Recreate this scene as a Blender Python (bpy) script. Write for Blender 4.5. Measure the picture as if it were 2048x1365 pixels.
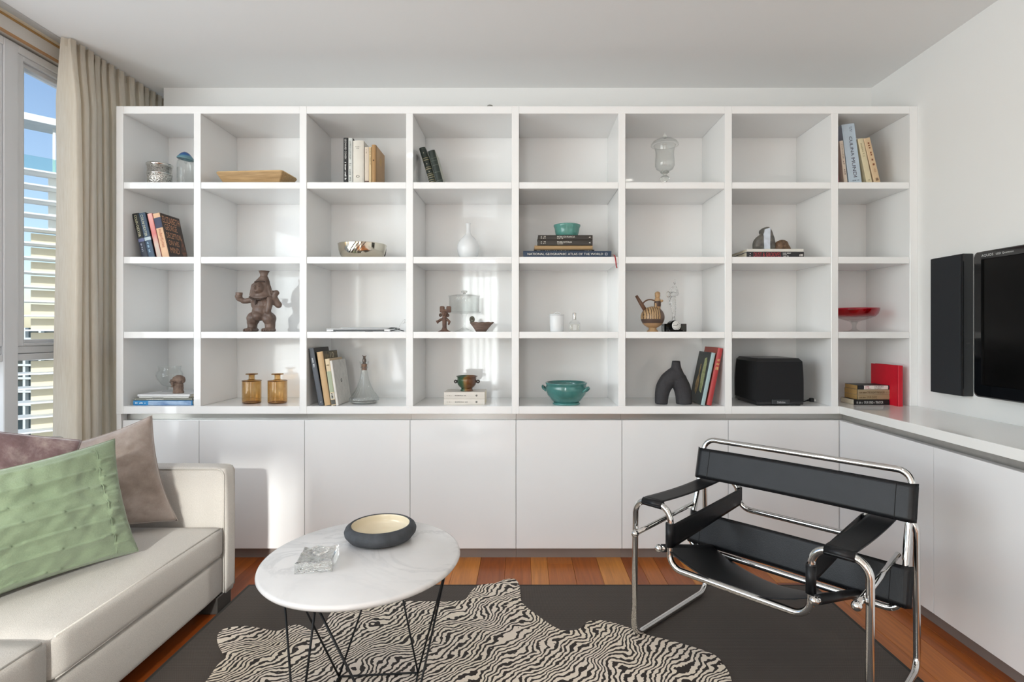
import bpy, bmesh, math, random
from mathutils import Matrix, Vector, noise as mnoise

for o in list(bpy.data.objects):
    bpy.data.objects.remove(o, do_unlink=True)
scene = bpy.context.scene
COL = scene.collection
PI = math.pi
random.seed(7)

# ------------------------------------------------------------------ camera
F, CX, CY, EYE = 1100.0, 1046.0, 661.0, 1.2       # focal length / principal point in the 2048x1365 frame
cam_d = bpy.data.cameras.new('camera')
cam = bpy.data.objects.new('camera', cam_d)
COL.objects.link(cam)
cam.location = (0, 0, EYE)
cam.rotation_euler = (PI / 2, 0, 0)
cam_d.sensor_fit = 'HORIZONTAL'
cam_d.sensor_width = 36
cam_d.lens = F / 2048 * 36
cam_d.shift_x = -(CX - 1024) / 2048
cam_d.shift_y = (CY - 682.5) / 2048
cam_d.clip_start = 0.02
cam_d.clip_end = 300
scene.camera = cam

# ------------------------------------------------------------------ world, sun, window daylight, exposure
world = bpy.data.worlds.new('sky')
scene.world = world
world.use_nodes = True
wn = world.node_tree.nodes
wn.clear()
sky = wn.new('ShaderNodeTexSky')
sky.sky_type = 'NISHITA'
sky.sun_disc = False
sky.sun_elevation = math.radians(48)
sky.sun_rotation = math.radians(230)
sky.air_density = 1.0
sky.dust_density = 0.6
bg = wn.new('ShaderNodeBackground')
bg.inputs['Strength'].default_value = 0.21
wo = wn.new('ShaderNodeOutputWorld')
world.node_tree.links.new(sky.outputs[0], bg.inputs[0])
world.node_tree.links.new(bg.outputs[0], wo.inputs[0])

SUN_DIR = Vector((-0.12, 1.0, -0.31)).normalized()
sun_d = bpy.data.lights.new('sun', 'SUN')
sun_d.energy = 4.2
sun_d.angle = math.radians(2.2)
sun_d.color = (1.0, 0.97, 0.92)
sun = bpy.data.objects.new('sun', sun_d)
COL.objects.link(sun)
sun.rotation_euler = SUN_DIR.to_track_quat('-Z', 'Y').to_euler()
sun.location = (-2, -14, 5)

def area_light(name, loc, direction, sx, sy, energy, color=(1, 1, 1)):
    d = bpy.data.lights.new(name, 'AREA')
    d.shape = 'RECTANGLE'
    d.size, d.size_y = sx, sy
    d.energy = energy
    d.color = color
    o = bpy.data.objects.new(name, d)
    COL.objects.link(o)
    o.location = loc
    o.rotation_euler = Vector(direction).to_track_quat('-Z', 'Y').to_euler()
    return o

# daylight entering through the long glazed wall on the left
area_light('window_daylight', (-2.75, -0.95, 1.40), (1, 0.15, 0.30), 4.6, 2.2, 222, (0.95, 0.98, 1.0))
# added fill light outside the unseen glazed door, which is also added
area_light('added_rear_fill', (-0.76, -3.75, 1.3), (-0.05, 1, 0.05), 0.8, 2.2, 76, (0.97, 0.99, 1.0))

vs = scene.view_settings
vs.view_transform = 'Standard'
vs.look = 'None'
vs.exposure = 0.06
vs.gamma = 1.0
vs.use_curve_mapping = False
scene.cycles.transparent_max_bounces = 32     # stacked clear glass

# ------------------------------------------------------------------ helpers
def wx(px, Y): return (px - CX) * Y / F
def wz(py, Y): return EYE - (py - CY) * Y / F
def floor_pt(px, py, z=0.0):
    Y = F * (EYE - z) / (py - CY)
    return Vector((wx(px, Y), Y, z))

def hexc(h):
    h = h.lstrip('#')
    out = []
    for i in (0, 2, 4):
        c = int(h[i:i + 2], 16) / 255
        out.append(c / 12.92 if c <= 0.04045 else ((c + 0.055) / 1.055) ** 2.4)
    return tuple(out) + (1.0,)

MW = {}
def link(o, parent, mat4):
    COL.objects.link(o)
    if parent is not None:
        o.parent = parent
    MW[o.name] = mat4
    return o

def thing(name, label, cat, loc=(0, 0, 0), rot=None, group=None):
    o = bpy.data.objects.new(name, None)
    o.empty_display_size = 0.05
    m = Matrix.Translation(Vector(loc))
    if rot is not None:
        m = m @ rot.to_4x4()
    o.matrix_world = m
    o['label'] = label
    o['category'] = cat
    if group:
        o['group'] = group
    return link(o, None, m)

def tag(o, label, cat, group=None):
    o['label'] = label
    o['category'] = cat
    if group:
        o['group'] = group
    return o

class MB:
    def __init__(s):
        s.v, s.f, s.sm = [], [], []
    def add(s, verts, faces, smooth=False):
        n = len(s.v)
        s.v += [Vector(p) for p in verts]
        s.f += [tuple(i + n for i in f) for f in faces]
        s.sm += [smooth] * len(faces)
        return s
    def box(s, x0, x1, y0, y1, z0, z1):
        return s.add([(x0, y0, z0), (x1, y0, z0), (x1, y1, z0), (x0, y1, z0),
                      (x0, y0, z1), (x1, y0, z1), (x1, y1, z1), (x0, y1, z1)],
                     [(0, 3, 2, 1), (4, 5, 6, 7), (0, 1, 5, 4), (1, 2, 6, 5), (2, 3, 7, 6), (3, 0, 4, 7)])
    def rbox(s, x0, x1, y0, y1, z0, z1, b=0.002, seg=1, smooth=False, puff=None):
        bm = bmesh.new()
        bmesh.ops.create_cube(bm, size=1)
        for v in bm.verts:
            v.co = Vector(((x0 + x1) / 2 + v.co.x * (x1 - x0), (y0 + y1) / 2 + v.co.y * (y1 - y0), (z0 + z1) / 2 + v.co.z * (z1 - z0)))
        bmesh.ops.bevel(bm, geom=list(bm.edges), offset=b, segments=seg, profile=0.5, affect='EDGES')
        bm.verts.index_update()
        s.add([v.co.copy() for v in bm.verts], [[v.index for v in f.verts] for f in bm.faces], smooth)
        bm.free()
        return s
    def lathe(s, prof, n=40, c=(0, 0, 0), sx=1.0, sy=1.0, smooth=True, closed=False):
        # prof: list of (r, z); r = 0 closes to a point
        V, Fc = [], []
        rows = []
        for r, z in prof:
            if r < 1e-6:
                rows.append([len(V)])
                V.append((c[0], c[1], c[2] + z))
            else:
                row = []
                for k in range(n):
                    a = 2 * PI * k / n
                    row.append(len(V))
                    V.append((c[0] + r * sx * math.cos(a), c[1] + r * sy * math.sin(a), c[2] + z))
                rows.append(row)
        pairs = list(zip(rows[:-1], rows[1:]))
        if closed:
            pairs.append((rows[-1], rows[0]))
        for a, b in pairs:
            if len(a) == 1 and len(b) == 1:
                continue
            for k in range(n):
                k2 = (k + 1) % n
                if len(a) == 1:
                    Fc.append((a[0], b[k2], b[k]))
                elif len(b) == 1:
                    Fc.append((a[k], a[k2], b[0]))
                else:
                    Fc.append((a[k], a[k2], b[k2], b[k]))
        return s.add(V, Fc, smooth)
    def tube(s, pts, r, n=10, closed=False, caps=True, smooth=True):
        pts = [Vector(p) for p in pts]
        m = len(pts)
        rs = r if isinstance(r, (list, tuple)) else [r] * m
        V, Fc = [], []
        up = None
        for i, p in enumerate(pts):
            if closed:
                t = (pts[(i + 1) % m] - pts[i - 1])
            else:
                t = pts[min(i + 1, m - 1)] - pts[max(i - 1, 0)]
            t.normalize()
            if up is None:
                up = Vector((0, 0, 1)) if abs(t.z) < 0.9 else Vector((1, 0, 0))
            side = t.cross(up)
            if side.length < 1e-5:
                side = t.orthogonal()
            side.normalize()
            up = side.cross(t).normalized()
            for k in range(n):
                a = 2 * PI * k / n
                V.append(p + (side * math.cos(a) + up * math.sin(a)) * rs[i])
        lim = m if closed else m - 1
        for i in range(lim):
            j = (i + 1) % m
            for k in range(n):
                k2 = (k + 1) % n
                Fc.append((i * n + k, i * n + k2, j * n + k2, j * n + k))
        s.add(V, Fc, smooth)
        if caps and not closed:
            base = len(s.v) - len(V)
            s.f.append(tuple(base + k for k in reversed(range(n)))); s.sm.append(False)
            s.f.append(tuple(base + (m - 1) * n + k for k in range(n))); s.sm.append(False)
        return s
    def ellipsoid(s, c, r, n=16, m=10, rot=None):
        V, Fc = [], []
        R = rot if rot is not None else Matrix.Identity(3)
        for i in range(m + 1):
            t = PI * i / m
            for k in range(n):
                a = 2 * PI * k / n
                p = Vector((r[0] * math.sin(t) * math.cos(a), r[1] * math.sin(t) * math.sin(a), r[2] * math.cos(t)))
                V.append(Vector(c) + R @ p)
        for i in range(m):
            for k in range(n):
                k2 = (k + 1) % n
                Fc.append((i * n + k, (i + 1) * n + k, (i + 1) * n + k2, i * n + k2))
        s.add(V, Fc, True)
        return s
    def prism(s, poly, axis, a, b, smooth=False):
        # poly: 2D outline (counter-clockwise); axis 'y' -> (x,z) outline extruded a..b in y; 'z' -> (x,y); 'x' -> (y,z)
        def P(u, v, t):
            return {'y': (u, t, v), 'z': (u, v, t), 'x': (t, u, v)}[axis]
        n = len(poly)
        V = [P(u, v, a) for u, v in poly] + [P(u, v, b) for u, v in poly]
        Fc = [tuple(range(n)), tuple(reversed(range(n, 2 * n)))]
        for k in range(n):
            k2 = (k + 1) % n
            Fc.append((k, k + n, k2 + n, k2))
        return s.add(V, Fc, smooth)
    def grid(s, fn, nu, nv, smooth=True):
        V = [fn(i / nu, j / nv) for j in range(nv + 1) for i in range(nu + 1)]
        Fc = [(j * (nu + 1) + i, j * (nu + 1) + i + 1, (j + 1) * (nu + 1) + i + 1, (j + 1) * (nu + 1) + i)
              for j in range(nv) for i in range(nu)]
        return s.add(V, Fc, smooth)
    def xf(s, m):
        s.v = [m @ p for p in s.v]
        return s
    def mesh(s, name, inv=None):
        me = bpy.data.meshes.new(name)
        vv = s.v if inv is None else [inv @ p for p in s.v]
        me.from_pydata([tuple(p) for p in vv], [], s.f)
        bm = bmesh.new()
        bm.from_mesh(me)
        bmesh.ops.recalc_face_normals(bm, faces=list(bm.faces))
        bm.to_mesh(me)
        bm.free()
        if len(me.polygons) == len(s.sm):
            me.polygons.foreach_set('use_smooth', s.sm)
        me.update()
        return me

def obj(name, mb, mat, parent=None, world=False, loc=None):
    """one mesh object; world=True: the builder holds world coordinates"""
    pm = MW[parent.name] if parent is not None else Matrix.Identity(4)
    if parent is None and loc is not None:
        pm = Matrix.Translation(Vector(loc))
    me = mb.mesh(name, pm.inverted() if world else None)
    me.materials.append(mat)
    o = bpy.data.objects.new(name, me)
    if parent is None and loc is not None:
        o.matrix_world = pm
    return link(o, parent, pm)

def struct(name, mb, mat, parent=None):
    o = obj(name, mb, mat, parent, world=True)
    if parent is None:
        o['kind'] = 'structure'
    return o

def remesh_obj(name, mb, mat, parent, voxel, smooth=4, world=False, disp=None):
    """fuse overlapping solids into one continuous skin"""
    o = obj(name, mb, mat, parent, world=world)
    md = o.modifiers.new('fuse', 'REMESH'); md.mode = 'VOXEL'; md.voxel_size = voxel; md.use_smooth_shade = True
    if smooth:
        sm = o.modifiers.new('soft', 'SMOOTH'); sm.factor = 0.5; sm.iterations = smooth
    dg = bpy.context.evaluated_depsgraph_get()
    me = bpy.data.meshes.new_from_object(o.evaluated_get(dg))
    o.modifiers.clear()
    if disp:
        for v in me.vertices:
            n = mnoise.noise(Vector(v.co) * disp[0]) * disp[1]
            v.co += v.normal * n
    old = o.data
    o.data = me
    bpy.data.meshes.remove(old)
    if not o.data.materials:
        o.data.materials.append(mat)
    for p in o.data.polygons:
        p.use_smooth = True
    return o

def capsule(mb, p0, p1, r0, r1, n=12):
    p0, p1 = Vector(p0), Vector(p1)
    mb.tube([p0, p1], [r0, r1], n)
    mb.ellipsoid(p0, (r0,) * 3, n, 8)
    mb.ellipsoid(p1, (r1,) * 3, n, 8)

def fillet(pts, rad, seg=6, closed=False):
    """polyline with rounded corners"""
    pts = [Vector(p) for p in pts]
    n = len(pts)
    out = []
    for i, p in enumerate(pts):
        if not closed and i in (0, n - 1):
            out.append(p); continue
        a, b = pts[i - 1], pts[(i + 1) % n]
        da, db = (a - p), (b - p)
        la, lb = da.length, db.length
        da.normalize(); db.normalize()
        ang = da.angle(db)
        if ang > PI - 0.02:
            out.append(p); continue
        r = rad[i] if isinstance(rad, (list, tuple)) else rad
        d = min(r / math.tan(ang / 2), la * 0.48, lb * 0.48)
        r = d * math.tan(ang / 2)
        bis = (da + db).normalized()
        c = p + bis * (r / math.sin(ang / 2))
        s0, s1 = p + da * d - c, p + db * d - c
        tot = s0.angle(s1)
        ax = s0.cross(s1).normalized()
        for k in range(seg + 1):
            out.append(c + Matrix.Rotation(tot * k / seg, 3, ax) @ s0)
    return out

def catmull(pts, sub=6, closed=True):
    pts = [Vector(p) for p in pts]
    n = len(pts)
    out = []
    rng = range(n) if closed else range(n - 1)
    for i in rng:
        p0 = pts[i - 1] if (closed or i > 0) else pts[0]
        p1, p2 = pts[i], pts[(i + 1) % n]
        p3 = pts[(i + 2) % n] if (closed or i + 2 < n) else pts[-1]
        for k in range(sub):
            t = k / sub
            out.append(0.5 * ((2 * p1) + (p2 - p0) * t + (2 * p0 - 5 * p1 + 4 * p2 - p3) * t * t + (3 * p1 - p0 - 3 * p2 + p3) * t ** 3))
    if not closed:
        out.append(pts[-1])
    return out

_txt = {}
def text_poly(sx):
    """outline font turned into a flat unit mesh (0..1 x 0..1)"""
    if sx in _txt:
        return _txt[sx]
    if sx.startswith('~'):
        # print too small to read in the photograph: a row of letter-sized strokes
        n = int(sx[1:])
        rg = random.Random(n)
        vs_, fs, u = [], [], 0.0
        while u < n:
            w = rg.uniform(0.55, 0.8)
            h0, h1 = rg.choice([0.0, 0.0, 0.12]), rg.choice([1.0, 0.72, 0.85])
            if rg.random() > 0.14:
                k = len(vs_)
                vs_ += [(u / n, h0), (min(u + w, n) / n, h0), (min(u + w, n) / n, h1), (u / n, h1)]
                fs.append((k, k + 1, k + 2, k + 3))
            u += 1
        _txt[sx] = (vs_, fs)
        return _txt[sx]
    cu = bpy.data.curves.new('lettering', 'FONT')
    cu.body = sx
    cu.resolution_u = 2
    cu.fill_mode = 'FRONT'
    o = bpy.data.objects.new('lettering', cu)
    COL.objects.link(o)
    dg = bpy.context.evaluated_depsgraph_get()
    me = bpy.data.meshes.new_from_object(o.evaluated_get(dg))
    vs_ = [v.co.copy() for v in me.vertices]
    fs = [tuple(p.vertices) for p in me.polygons]
    bpy.data.objects.remove(o, do_unlink=True)
    bpy.data.meshes.remove(me)
    bpy.data.curves.remove(cu)
    x0, x1 = min(v.x for v in vs_), max(v.x for v in vs_)
    y0, y1 = min(v.y for v in vs_), max(v.y for v in vs_)
    vs_ = [((v.x - x0) / max(x1 - x0, 1e-6), (v.y - y0) / max(y1 - y0, 1e-6)) for v in vs_]
    _txt[sx] = (vs_, fs)
    return _txt[sx]

def lettering(parent, sx, origin, ex, ey, mat, name='lettering'):
    """text as flat print: origin = lower left corner, ex / ey = full width / height vectors (parent space)"""
    vs_, fs = text_poly(sx)
    o, ex, ey = Vector(origin), Vector(ex), Vector(ey)
    mb = MB()
    mb.add([o + ex * u + ey * v for u, v in vs_], fs)
    me = bpy.data.meshes.new(name)
    me.from_pydata([tuple(p) for p in mb.v], [], mb.f)
    me.materials.append(mat)
    ob = bpy.data.objects.new(name, me)
    return link(ob, parent, MW[parent.name])

# ------------------------------------------------------------------ materials
def nodes(name):
    m = bpy.data.materials.new(name)
    m.use_nodes = True
    nt = m.node_tree
    nt.nodes.clear()
    out = nt.nodes.new('ShaderNodeOutputMaterial')
    return m, nt, out

def ramp(nt, stops, interp='LINEAR'):
    r = nt.nodes.new('ShaderNodeValToRGB')
    r.color_ramp.interpolation = interp
    el = r.color_ramp.elements
    while len(el) < len(stops):
        el.new(0.5)
    for e, (p, c) in zip(el, stops):
        e.position = p
        e.color = c
    return r

def coords(nt, scale=(1, 1, 1), rot=(0, 0, 0), kind='Object'):
    t = nt.nodes.new('ShaderNodeTexCoord')
    mp = nt.nodes.new('ShaderNodeMapping')
    mp.inputs['Scale'].default_value = scale
    mp.inputs['Rotation'].default_value = rot
    nt.links.new(t.outputs[kind], mp.inputs[0])
    return mp

def noise_tex(nt, src, scale, detail=3, rough=0.5, dist=0.0):
    n = nt.nodes.new('ShaderNodeTexNoise')
    n.inputs['Scale'].default_value = scale
    n.inputs['Detail'].default_value = detail
    n.inputs['Roughness'].default_value = rough
    n.inputs['Distortion'].default_value = dist
    nt.links.new(src.outputs[0], n.inputs['Vector'])
    return n

def shade(c, k):
    return (min(c[0] * k, 1), min(c[1] * k, 1), min(c[2] * k, 1), 1)

_pm = {}
def pm(name, col, rough=0.5, metal=0.0, var=0.06, vscale=8.0, bump=0.0, bscale=60.0, spec=0.5, coat=0.0, sheen=0.0, stretch=(1, 1, 1), col2=None):
    """general procedural surface: colour broken up by noise, optional fine relief"""
    if name in _pm:
        return _pm[name]
    c = hexc(col) if isinstance(col, str) else col
    m, nt, out = nodes(name)
    p = nt.nodes.new('ShaderNodeBsdfPrincipled')
    mp = coords(nt, stretch)
    n = noise_tex(nt, mp, vscale, 4)
    c2 = hexc(col2) if col2 else shade(c, 1 - var)
    r = ramp(nt, [(0.3, c2), (0.7, shade(c, 1 + var * 0.5) if not col2 else c)])
    nt.links.new(n.outputs[0], r.inputs[0])
    nt.links.new(r.outputs[0], p.inputs['Base Color'])
    p.inputs['Roughness'].default_value = rough
    p.inputs['Metallic'].default_value = metal
    p.inputs['Specular IOR Level'].default_value = spec
    p.inputs['Coat Weight'].default_value = coat
    p.inputs['Coat Roughness'].default_value = 0.05
    if sheen:
        p.inputs['Sheen Weight'].default_value = sheen
        p.inputs['Sheen Roughness'].default_value = 0.4
    if bump:
        n2 = noise_tex(nt, mp, bscale, 3)
        b = nt.nodes.new('ShaderNodeBump')
        b.inputs['Strength'].default_value = bump
        b.inputs['Distance'].default_value = 0.004
        nt.links.new(n2.outputs[0], b.inputs['Height'])
        nt.links.new(b.outputs[0], p.inputs['Normal'])
    nt.links.new(p.outputs[0], out.inputs[0])
    _pm[name] = m
    return m

def thin_glass(name, tint=(0.95, 0.965, 0.96, 1), ior=1.45, rough=0.02, tint2=None):
    m, nt, out = nodes(name)
    tr = nt.nodes.new('ShaderNodeBsdfTransparent')
    if tint2:
        mp = coords(nt)
        n = noise_tex(nt, mp, 18, 2)
        r = ramp(nt, [(0.35, tint), (0.65, tint2)])
        nt.links.new(n.outputs[0], r.inputs[0])
        nt.links.new(r.outputs[0], tr.inputs[0])
    else:
        tr.inputs[0].default_value = tint
    gl = nt.nodes.new('ShaderNodeBsdfGlossy')
    gl.inputs['Roughness'].default_value = rough
    lw = nt.nodes.new('ShaderNodeLayerWeight')
    lw.inputs['Blend'].default_value = 0.5
    pw = nt.nodes.new('ShaderNodeMath'); pw.operation = 'POWER'; pw.inputs[1].default_value = 2.6
    nt.links.new(lw.outputs['Facing'], pw.inputs[0])
    f0 = ((ior - 1) / (ior + 1)) ** 2
    fr = nt.nodes.new('ShaderNodeMath'); fr.operation = 'MULTIPLY_ADD'; fr.inputs[1].default_value = 0.6 - f0; fr.inputs[2].default_value = f0
    nt.links.new(pw.outputs[0], fr.inputs[0])
    mx = nt.nodes.new('ShaderNodeMixShader')
    nt.links.new(fr.outputs[0], mx.inputs[0])
    nt.links.new(tr.outputs[0], mx.inputs[1])
    nt.links.new(gl.outputs[0], mx.inputs[2])
    nt.links.new(mx.outputs[0], out.inputs[0])
    return m

def solid_glass(name, col=(0.97, 0.98, 0.98, 1), rough=0.0, bump=0.0, bscale=40):
    m, nt, out = nodes(name)
    p = nt.nodes.new('ShaderNodeBsdfPrincipled')
    p.inputs['Base Color'].default_value = col
    p.inputs['Transmission Weight'].default_value = 1.0
    p.inputs['Roughness'].default_value = rough
    p.inputs['IOR'].default_value = 1.45
    if bump:
        mp = coords(nt)
        n2 = noise_tex(nt, mp, bscale, 3)
        b = nt.nodes.new('ShaderNodeBump')
        b.inputs['Strength'].default_value = bump
        b.inputs['Distance'].default_value = 0.006
        nt.links.new(n2.outputs[0], b.inputs['Height'])
        nt.links.new(b.outputs[0], p.inputs['Normal'])
    nt.links.new(p.outputs[0], out.inputs[0])
    return m

def weave(name, c1, c2, scale=220.0, rough=0.9, bump=0.35, big=0.06, sheen=0.2, rot=0.0):
    """woven cloth: two crossed thread waves"""
    m, nt, out = nodes(name)
    p = nt.nodes.new('ShaderNodeBsdfPrincipled')
    hs = []
    mp = coords(nt, (1, 1, 1), (0, 0, rot))
    for d in ('X', 'Y', 'Z'):
        w = nt.nodes.new('ShaderNodeTexWave')
        w.bands_direction = d
        w.inputs['Scale'].default_value = scale
        w.inputs['Distortion'].default_value = 0.6
        w.inputs['Detail'].default_value = 1
        nt.links.new(mp.outputs[0], w.inputs['Vector'])
        hs.append(w)
    a = nt.nodes.new('ShaderNodeMath'); a.operation = 'ADD'
    b = nt.nodes.new('ShaderNodeMath'); b.operation = 'ADD'
    nt.links.new(hs[0].outputs[1], a.inputs[0]); nt.links.new(hs[1].outputs[1], a.inputs[1])
    nt.links.new(a.outputs[0], b.inputs[0]); nt.links.new(hs[2].outputs[1], b.inputs[1])
    n = noise_tex(nt, mp, 9, 5, 0.6)
    mm = nt.nodes.new('ShaderNodeMath'); mm.operation = 'MULTIPLY_ADD'
    nt.links.new(n.outputs[0], mm.inputs[0]); mm.inputs[1].default_value = big * 12
    sc = nt.nodes.new('ShaderNodeMath'); sc.operation = 'MULTIPLY'; sc.inputs[1].default_value = 0.33
    nt.links.new(b.outputs[0], sc.inputs[0])
    nt.links.new(sc.outputs[0], mm.inputs[2])
    r = ramp(nt, [(0.25, c1), (1.15 if False else 0.95, c2)])
    nt.links.new(mm.outputs[0], r.inputs[0])
    nt.links.new(r.outputs[0], p.inputs['Base Color'])
    bp = nt.nodes.new('ShaderNodeBump')
    bp.inputs['Strength'].default_value = bump
    bp.inputs['Distance'].default_value = 0.001
    nt.links.new(b.outputs[0], bp.inputs['Height'])
    nt.links.new(bp.outputs[0], p.inputs['Normal'])
    p.inputs['Roughness'].default_value = rough
    p.inputs['Specular IOR Level'].default_value = 0.2
    p.inputs['Sheen Weight'].default_value = sheen
    nt.links.new(p.outputs[0], out.inputs[0])
    return m

WALL = pm('wall_paint', '#f3f3f1', 0.75, var=0.012, vscale=1.5, bump=0.03, bscale=180, spec=0.3)
CEIL = pm('ceiling_paint', '#f8f8f7', 0.85, var=0.01, vscale=1.2, spec=0.2)
LACQ = pm('white_gloss_lacquer', '#f7f7f6', 0.05, var=0.01, vscale=2, spec=0.5)
DOORM = pm('white_satin_lacquer', '#f0f0f0', 0.1, var=0.01, vscale=2, spec=0.5)
STONE = pm('white_worktop', '#f5f5f2', 0.05, var=0.012, vscale=4, spec=0.5)
PULL = pm('brushed_pull_rail', '#adaca9', 0.28, 0.85, var=0.08, vscale=3, stretch=(0.3, 8, 8))
KICK = pm('taupe_kickboard', '#8a7f79', 0.45, 0.2, var=0.05)
ALU = pm('white_window_aluminium', '#dfe1e4', 0.4, var=0.02, vscale=3)
ALUW = pm('bright_window_aluminium', '#e6e7e8', 0.4, var=0.02, vscale=3)
CHROME = pm('chrome', '#dcdcda', 0.08, 1.0, var=0.04, vscale=12)
LEATHER = pm('black_leather', '#101114', 0.42, var=0.35, vscale=14, bump=0.12, bscale=260, spec=0.36)
BLACKM = pm('black_steel', '#16181a', 0.5, 0.3, var=0.1)
PAGES = pm('book_pages', '#e6dcc6', 0.9, var=0.12, vscale=60, stretch=(14, 1, 0.4))
PAGES_T = pm('yellowed_pages', '#c9a468', 0.9, var=0.18, vscale=60, stretch=(14, 1, 0.4))
CLEAR = thin_glass('clear_glass', (0.972, 0.979, 0.976, 1))
PANE = thin_glass('window_glass', (0.97, 0.985, 0.985, 1), 1.3)
def ink(col): return pm('ink_' + col.lstrip('#'), col, 0.55, var=0.03)

# ------------------------------------------------------------------ room shell
YF = 2.865                    # front plane of the bookcase
YB = 3.233                    # back plane of its cells
YW = 3.245                    # wall behind
XL, XR = -2.12, 2.057         # bookcase left side, right wall
CZ = 2.631                    # ceiling
YR = -3.4                     # rear wall behind the camera
XG = -2.36                    # window frame face

def wood_floor():
    m, nt, out = nodes('jarrah_boards')
    p = nt.nodes.new('ShaderNodeBsdfPrincipled')
    oi = nt.nodes.new('ShaderNodeObjectInfo')
    mp = coords(nt, (22, 1.4, 4))
    n = noise_tex(nt, mp, 2.2, 6, 0.6, 0.6)
    base = ramp(nt, [(0.0, hexc('#8e4318')), (0.35, hexc('#b06022')), (0.7, hexc('#cb7b2f')), (1.0, hexc('#dd9a4b'))])
    nt.links.new(oi.outputs['Random'], base.inputs[0])
    grain = ramp(nt, [(0.3, (0.55, 0.5, 0.46, 1)), (0.65, (1, 1, 1, 1))])
    nt.links.new(n.outputs[0], grain.inputs[0])
    mx = nt.nodes.new('ShaderNodeMixRGB'); mx.blend_type = 'MULTIPLY'; mx.inputs[0].default_value = 0.75
    nt.links.new(base.outputs[0], mx.inputs[1]); nt.links.new(grain.outputs[0], mx.inputs[2])
    nt.links.new(mx.outputs[0], p.inputs['Base Color'])
    p.inputs['Roughness'].default_value = 0.32
    b = nt.nodes.new('ShaderNodeBump'); b.inputs['Strength'].default_value = 0.08; b.inputs['Distance'].default_value = 0.002
    nt.links.new(n.outputs[0], b.inputs['Height']); nt.links.new(b.outputs[0], p.inputs['Normal'])
    nt.links.new(p.outputs[0], out.inputs[0])
    return m
WOOD = wood_floor()
SUBF = pm('dark_floor_joint', '#3a2216', 0.8)

fl = struct('floor', MB().box(-2.5, XR + 0.1, YR, 3.75, -0.06, -0.011), SUBF)
rr = random.Random(3)
x = -2.34
while x < XR:
    w = rr.choice([0.13, 0.13, 0.13, 0.085])
    x1 = min(x + w, XR)
    y = YR + rr.uniform(-1.2, 0)
    while y < 3.7:
        ln = rr.uniform(1.0, 1.9)
        a, b = max(y, YR), min(y + ln, 3.72)
        if b - a > 0.05:
            struct('plank', MB().rbox(x + 0.0006, x1 - 0.0006, a + 0.0006, b - 0.0006, -0.011, 0.0, 0.0008), WOOD, fl)
        y += ln
    x = x1

struct('ceiling', MB().box(-2.262, XR + 0.1, YR, 3.8, CZ, CZ + 0.12), CEIL)
struct('wall_back', MB().box(XL, XR + 0.1, YW, YW + 0.12, 0, CZ), WALL)
struct('wall_corner', MB().box(-2.5, XL, 3.72, 3.82, 0, CZ), WALL)
struct('wall_right', MB().box(XR, XR + 0.12, YR, YW, 0, CZ), WALL)
wr = MB().box(-2.5, -1.12, YR - 0.12, YR, 0, CZ)
wr.box(-0.42, XR + 0.1, YR - 0.12, YR, 0, CZ).box(-1.12, -0.42, YR - 0.12, YR, 2.47, CZ)
struct('wall_rear', wr, WALL)
w6 = bpy.data.objects.new('added_door_1', None); w6['kind'] = 'structure'  # unseen glazed door, added behind the camera and sized to shape the sun beam
w6m = Matrix.Translation((-0.70, YR - 0.06, 0.0)); w6.matrix_world = w6m; link(w6, None, w6m)
wf = MB()
for (a, b, c, d) in ((-1.12, -1.08, 0.0, 2.47), (-0.46, -0.42, 0.0, 2.47), (-1.08, -0.46, 0.0, 0.05), (-1.08, -0.46, 2.43, 2.47)):
    wf.rbox(a, b, YR - 0.1, YR - 0.02, c, d, 0.003)
for xg in (-0.95, -0.83, -0.72, -0.60):  # upright bars added to break the sun beam into streaks
    wf.rbox(xg, xg + 0.03, YR - 0.08, YR - 0.04, 0.05, 2.43, 0.003)
obj('added_door_frame', wf, ALU, w6, world=True)
obj('pane', MB().box(-1.08, -0.46, YR - 0.063, YR - 0.057, 0.05, 2.43), PANE, w6, world=True)
wl = MB().box(-2.5, -2.32, YR, 3.75, 2.547, CZ + 0.12)
wl.box(-2.5, XG + 0.02, YR, 3.75, -0.02, 0.05)
wl.box(-2.5, -2.32, YR, -3.05, 0.05, 2.547)
struct('wall_left', wl, pm('pelmet_paint', '#d8d3cc', 0.6, var=0.02))
struct('trim_1', MB().box(-2.300, -2.262, YR, 3.75, CZ - 0.008, CZ + 0.03), pm('curtain_track_grey', '#c9c9c6', 0.4, 0.2)).data.name = 'curtain_track'
struct('trim_2', MB().box(-2.320, -2.300, YR, 3.75, CZ - 0.012, CZ + 0.03), pm('cream_strip', '#e6dcc8', 0.6))
struct('trim_3', MB().box(-2.322, -2.316, YR, 3.75, CZ - 0.022, CZ - 0.012), pm('oak_strip', '#b08a54', 0.45, var=0.15))
struct('trim_4', MB().box(-2.335, -2.317, YR, 3.75, 2.541, 2.547), pm('orange_oak_strip', '#b98a58', 0.4, var=0.15))

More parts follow.
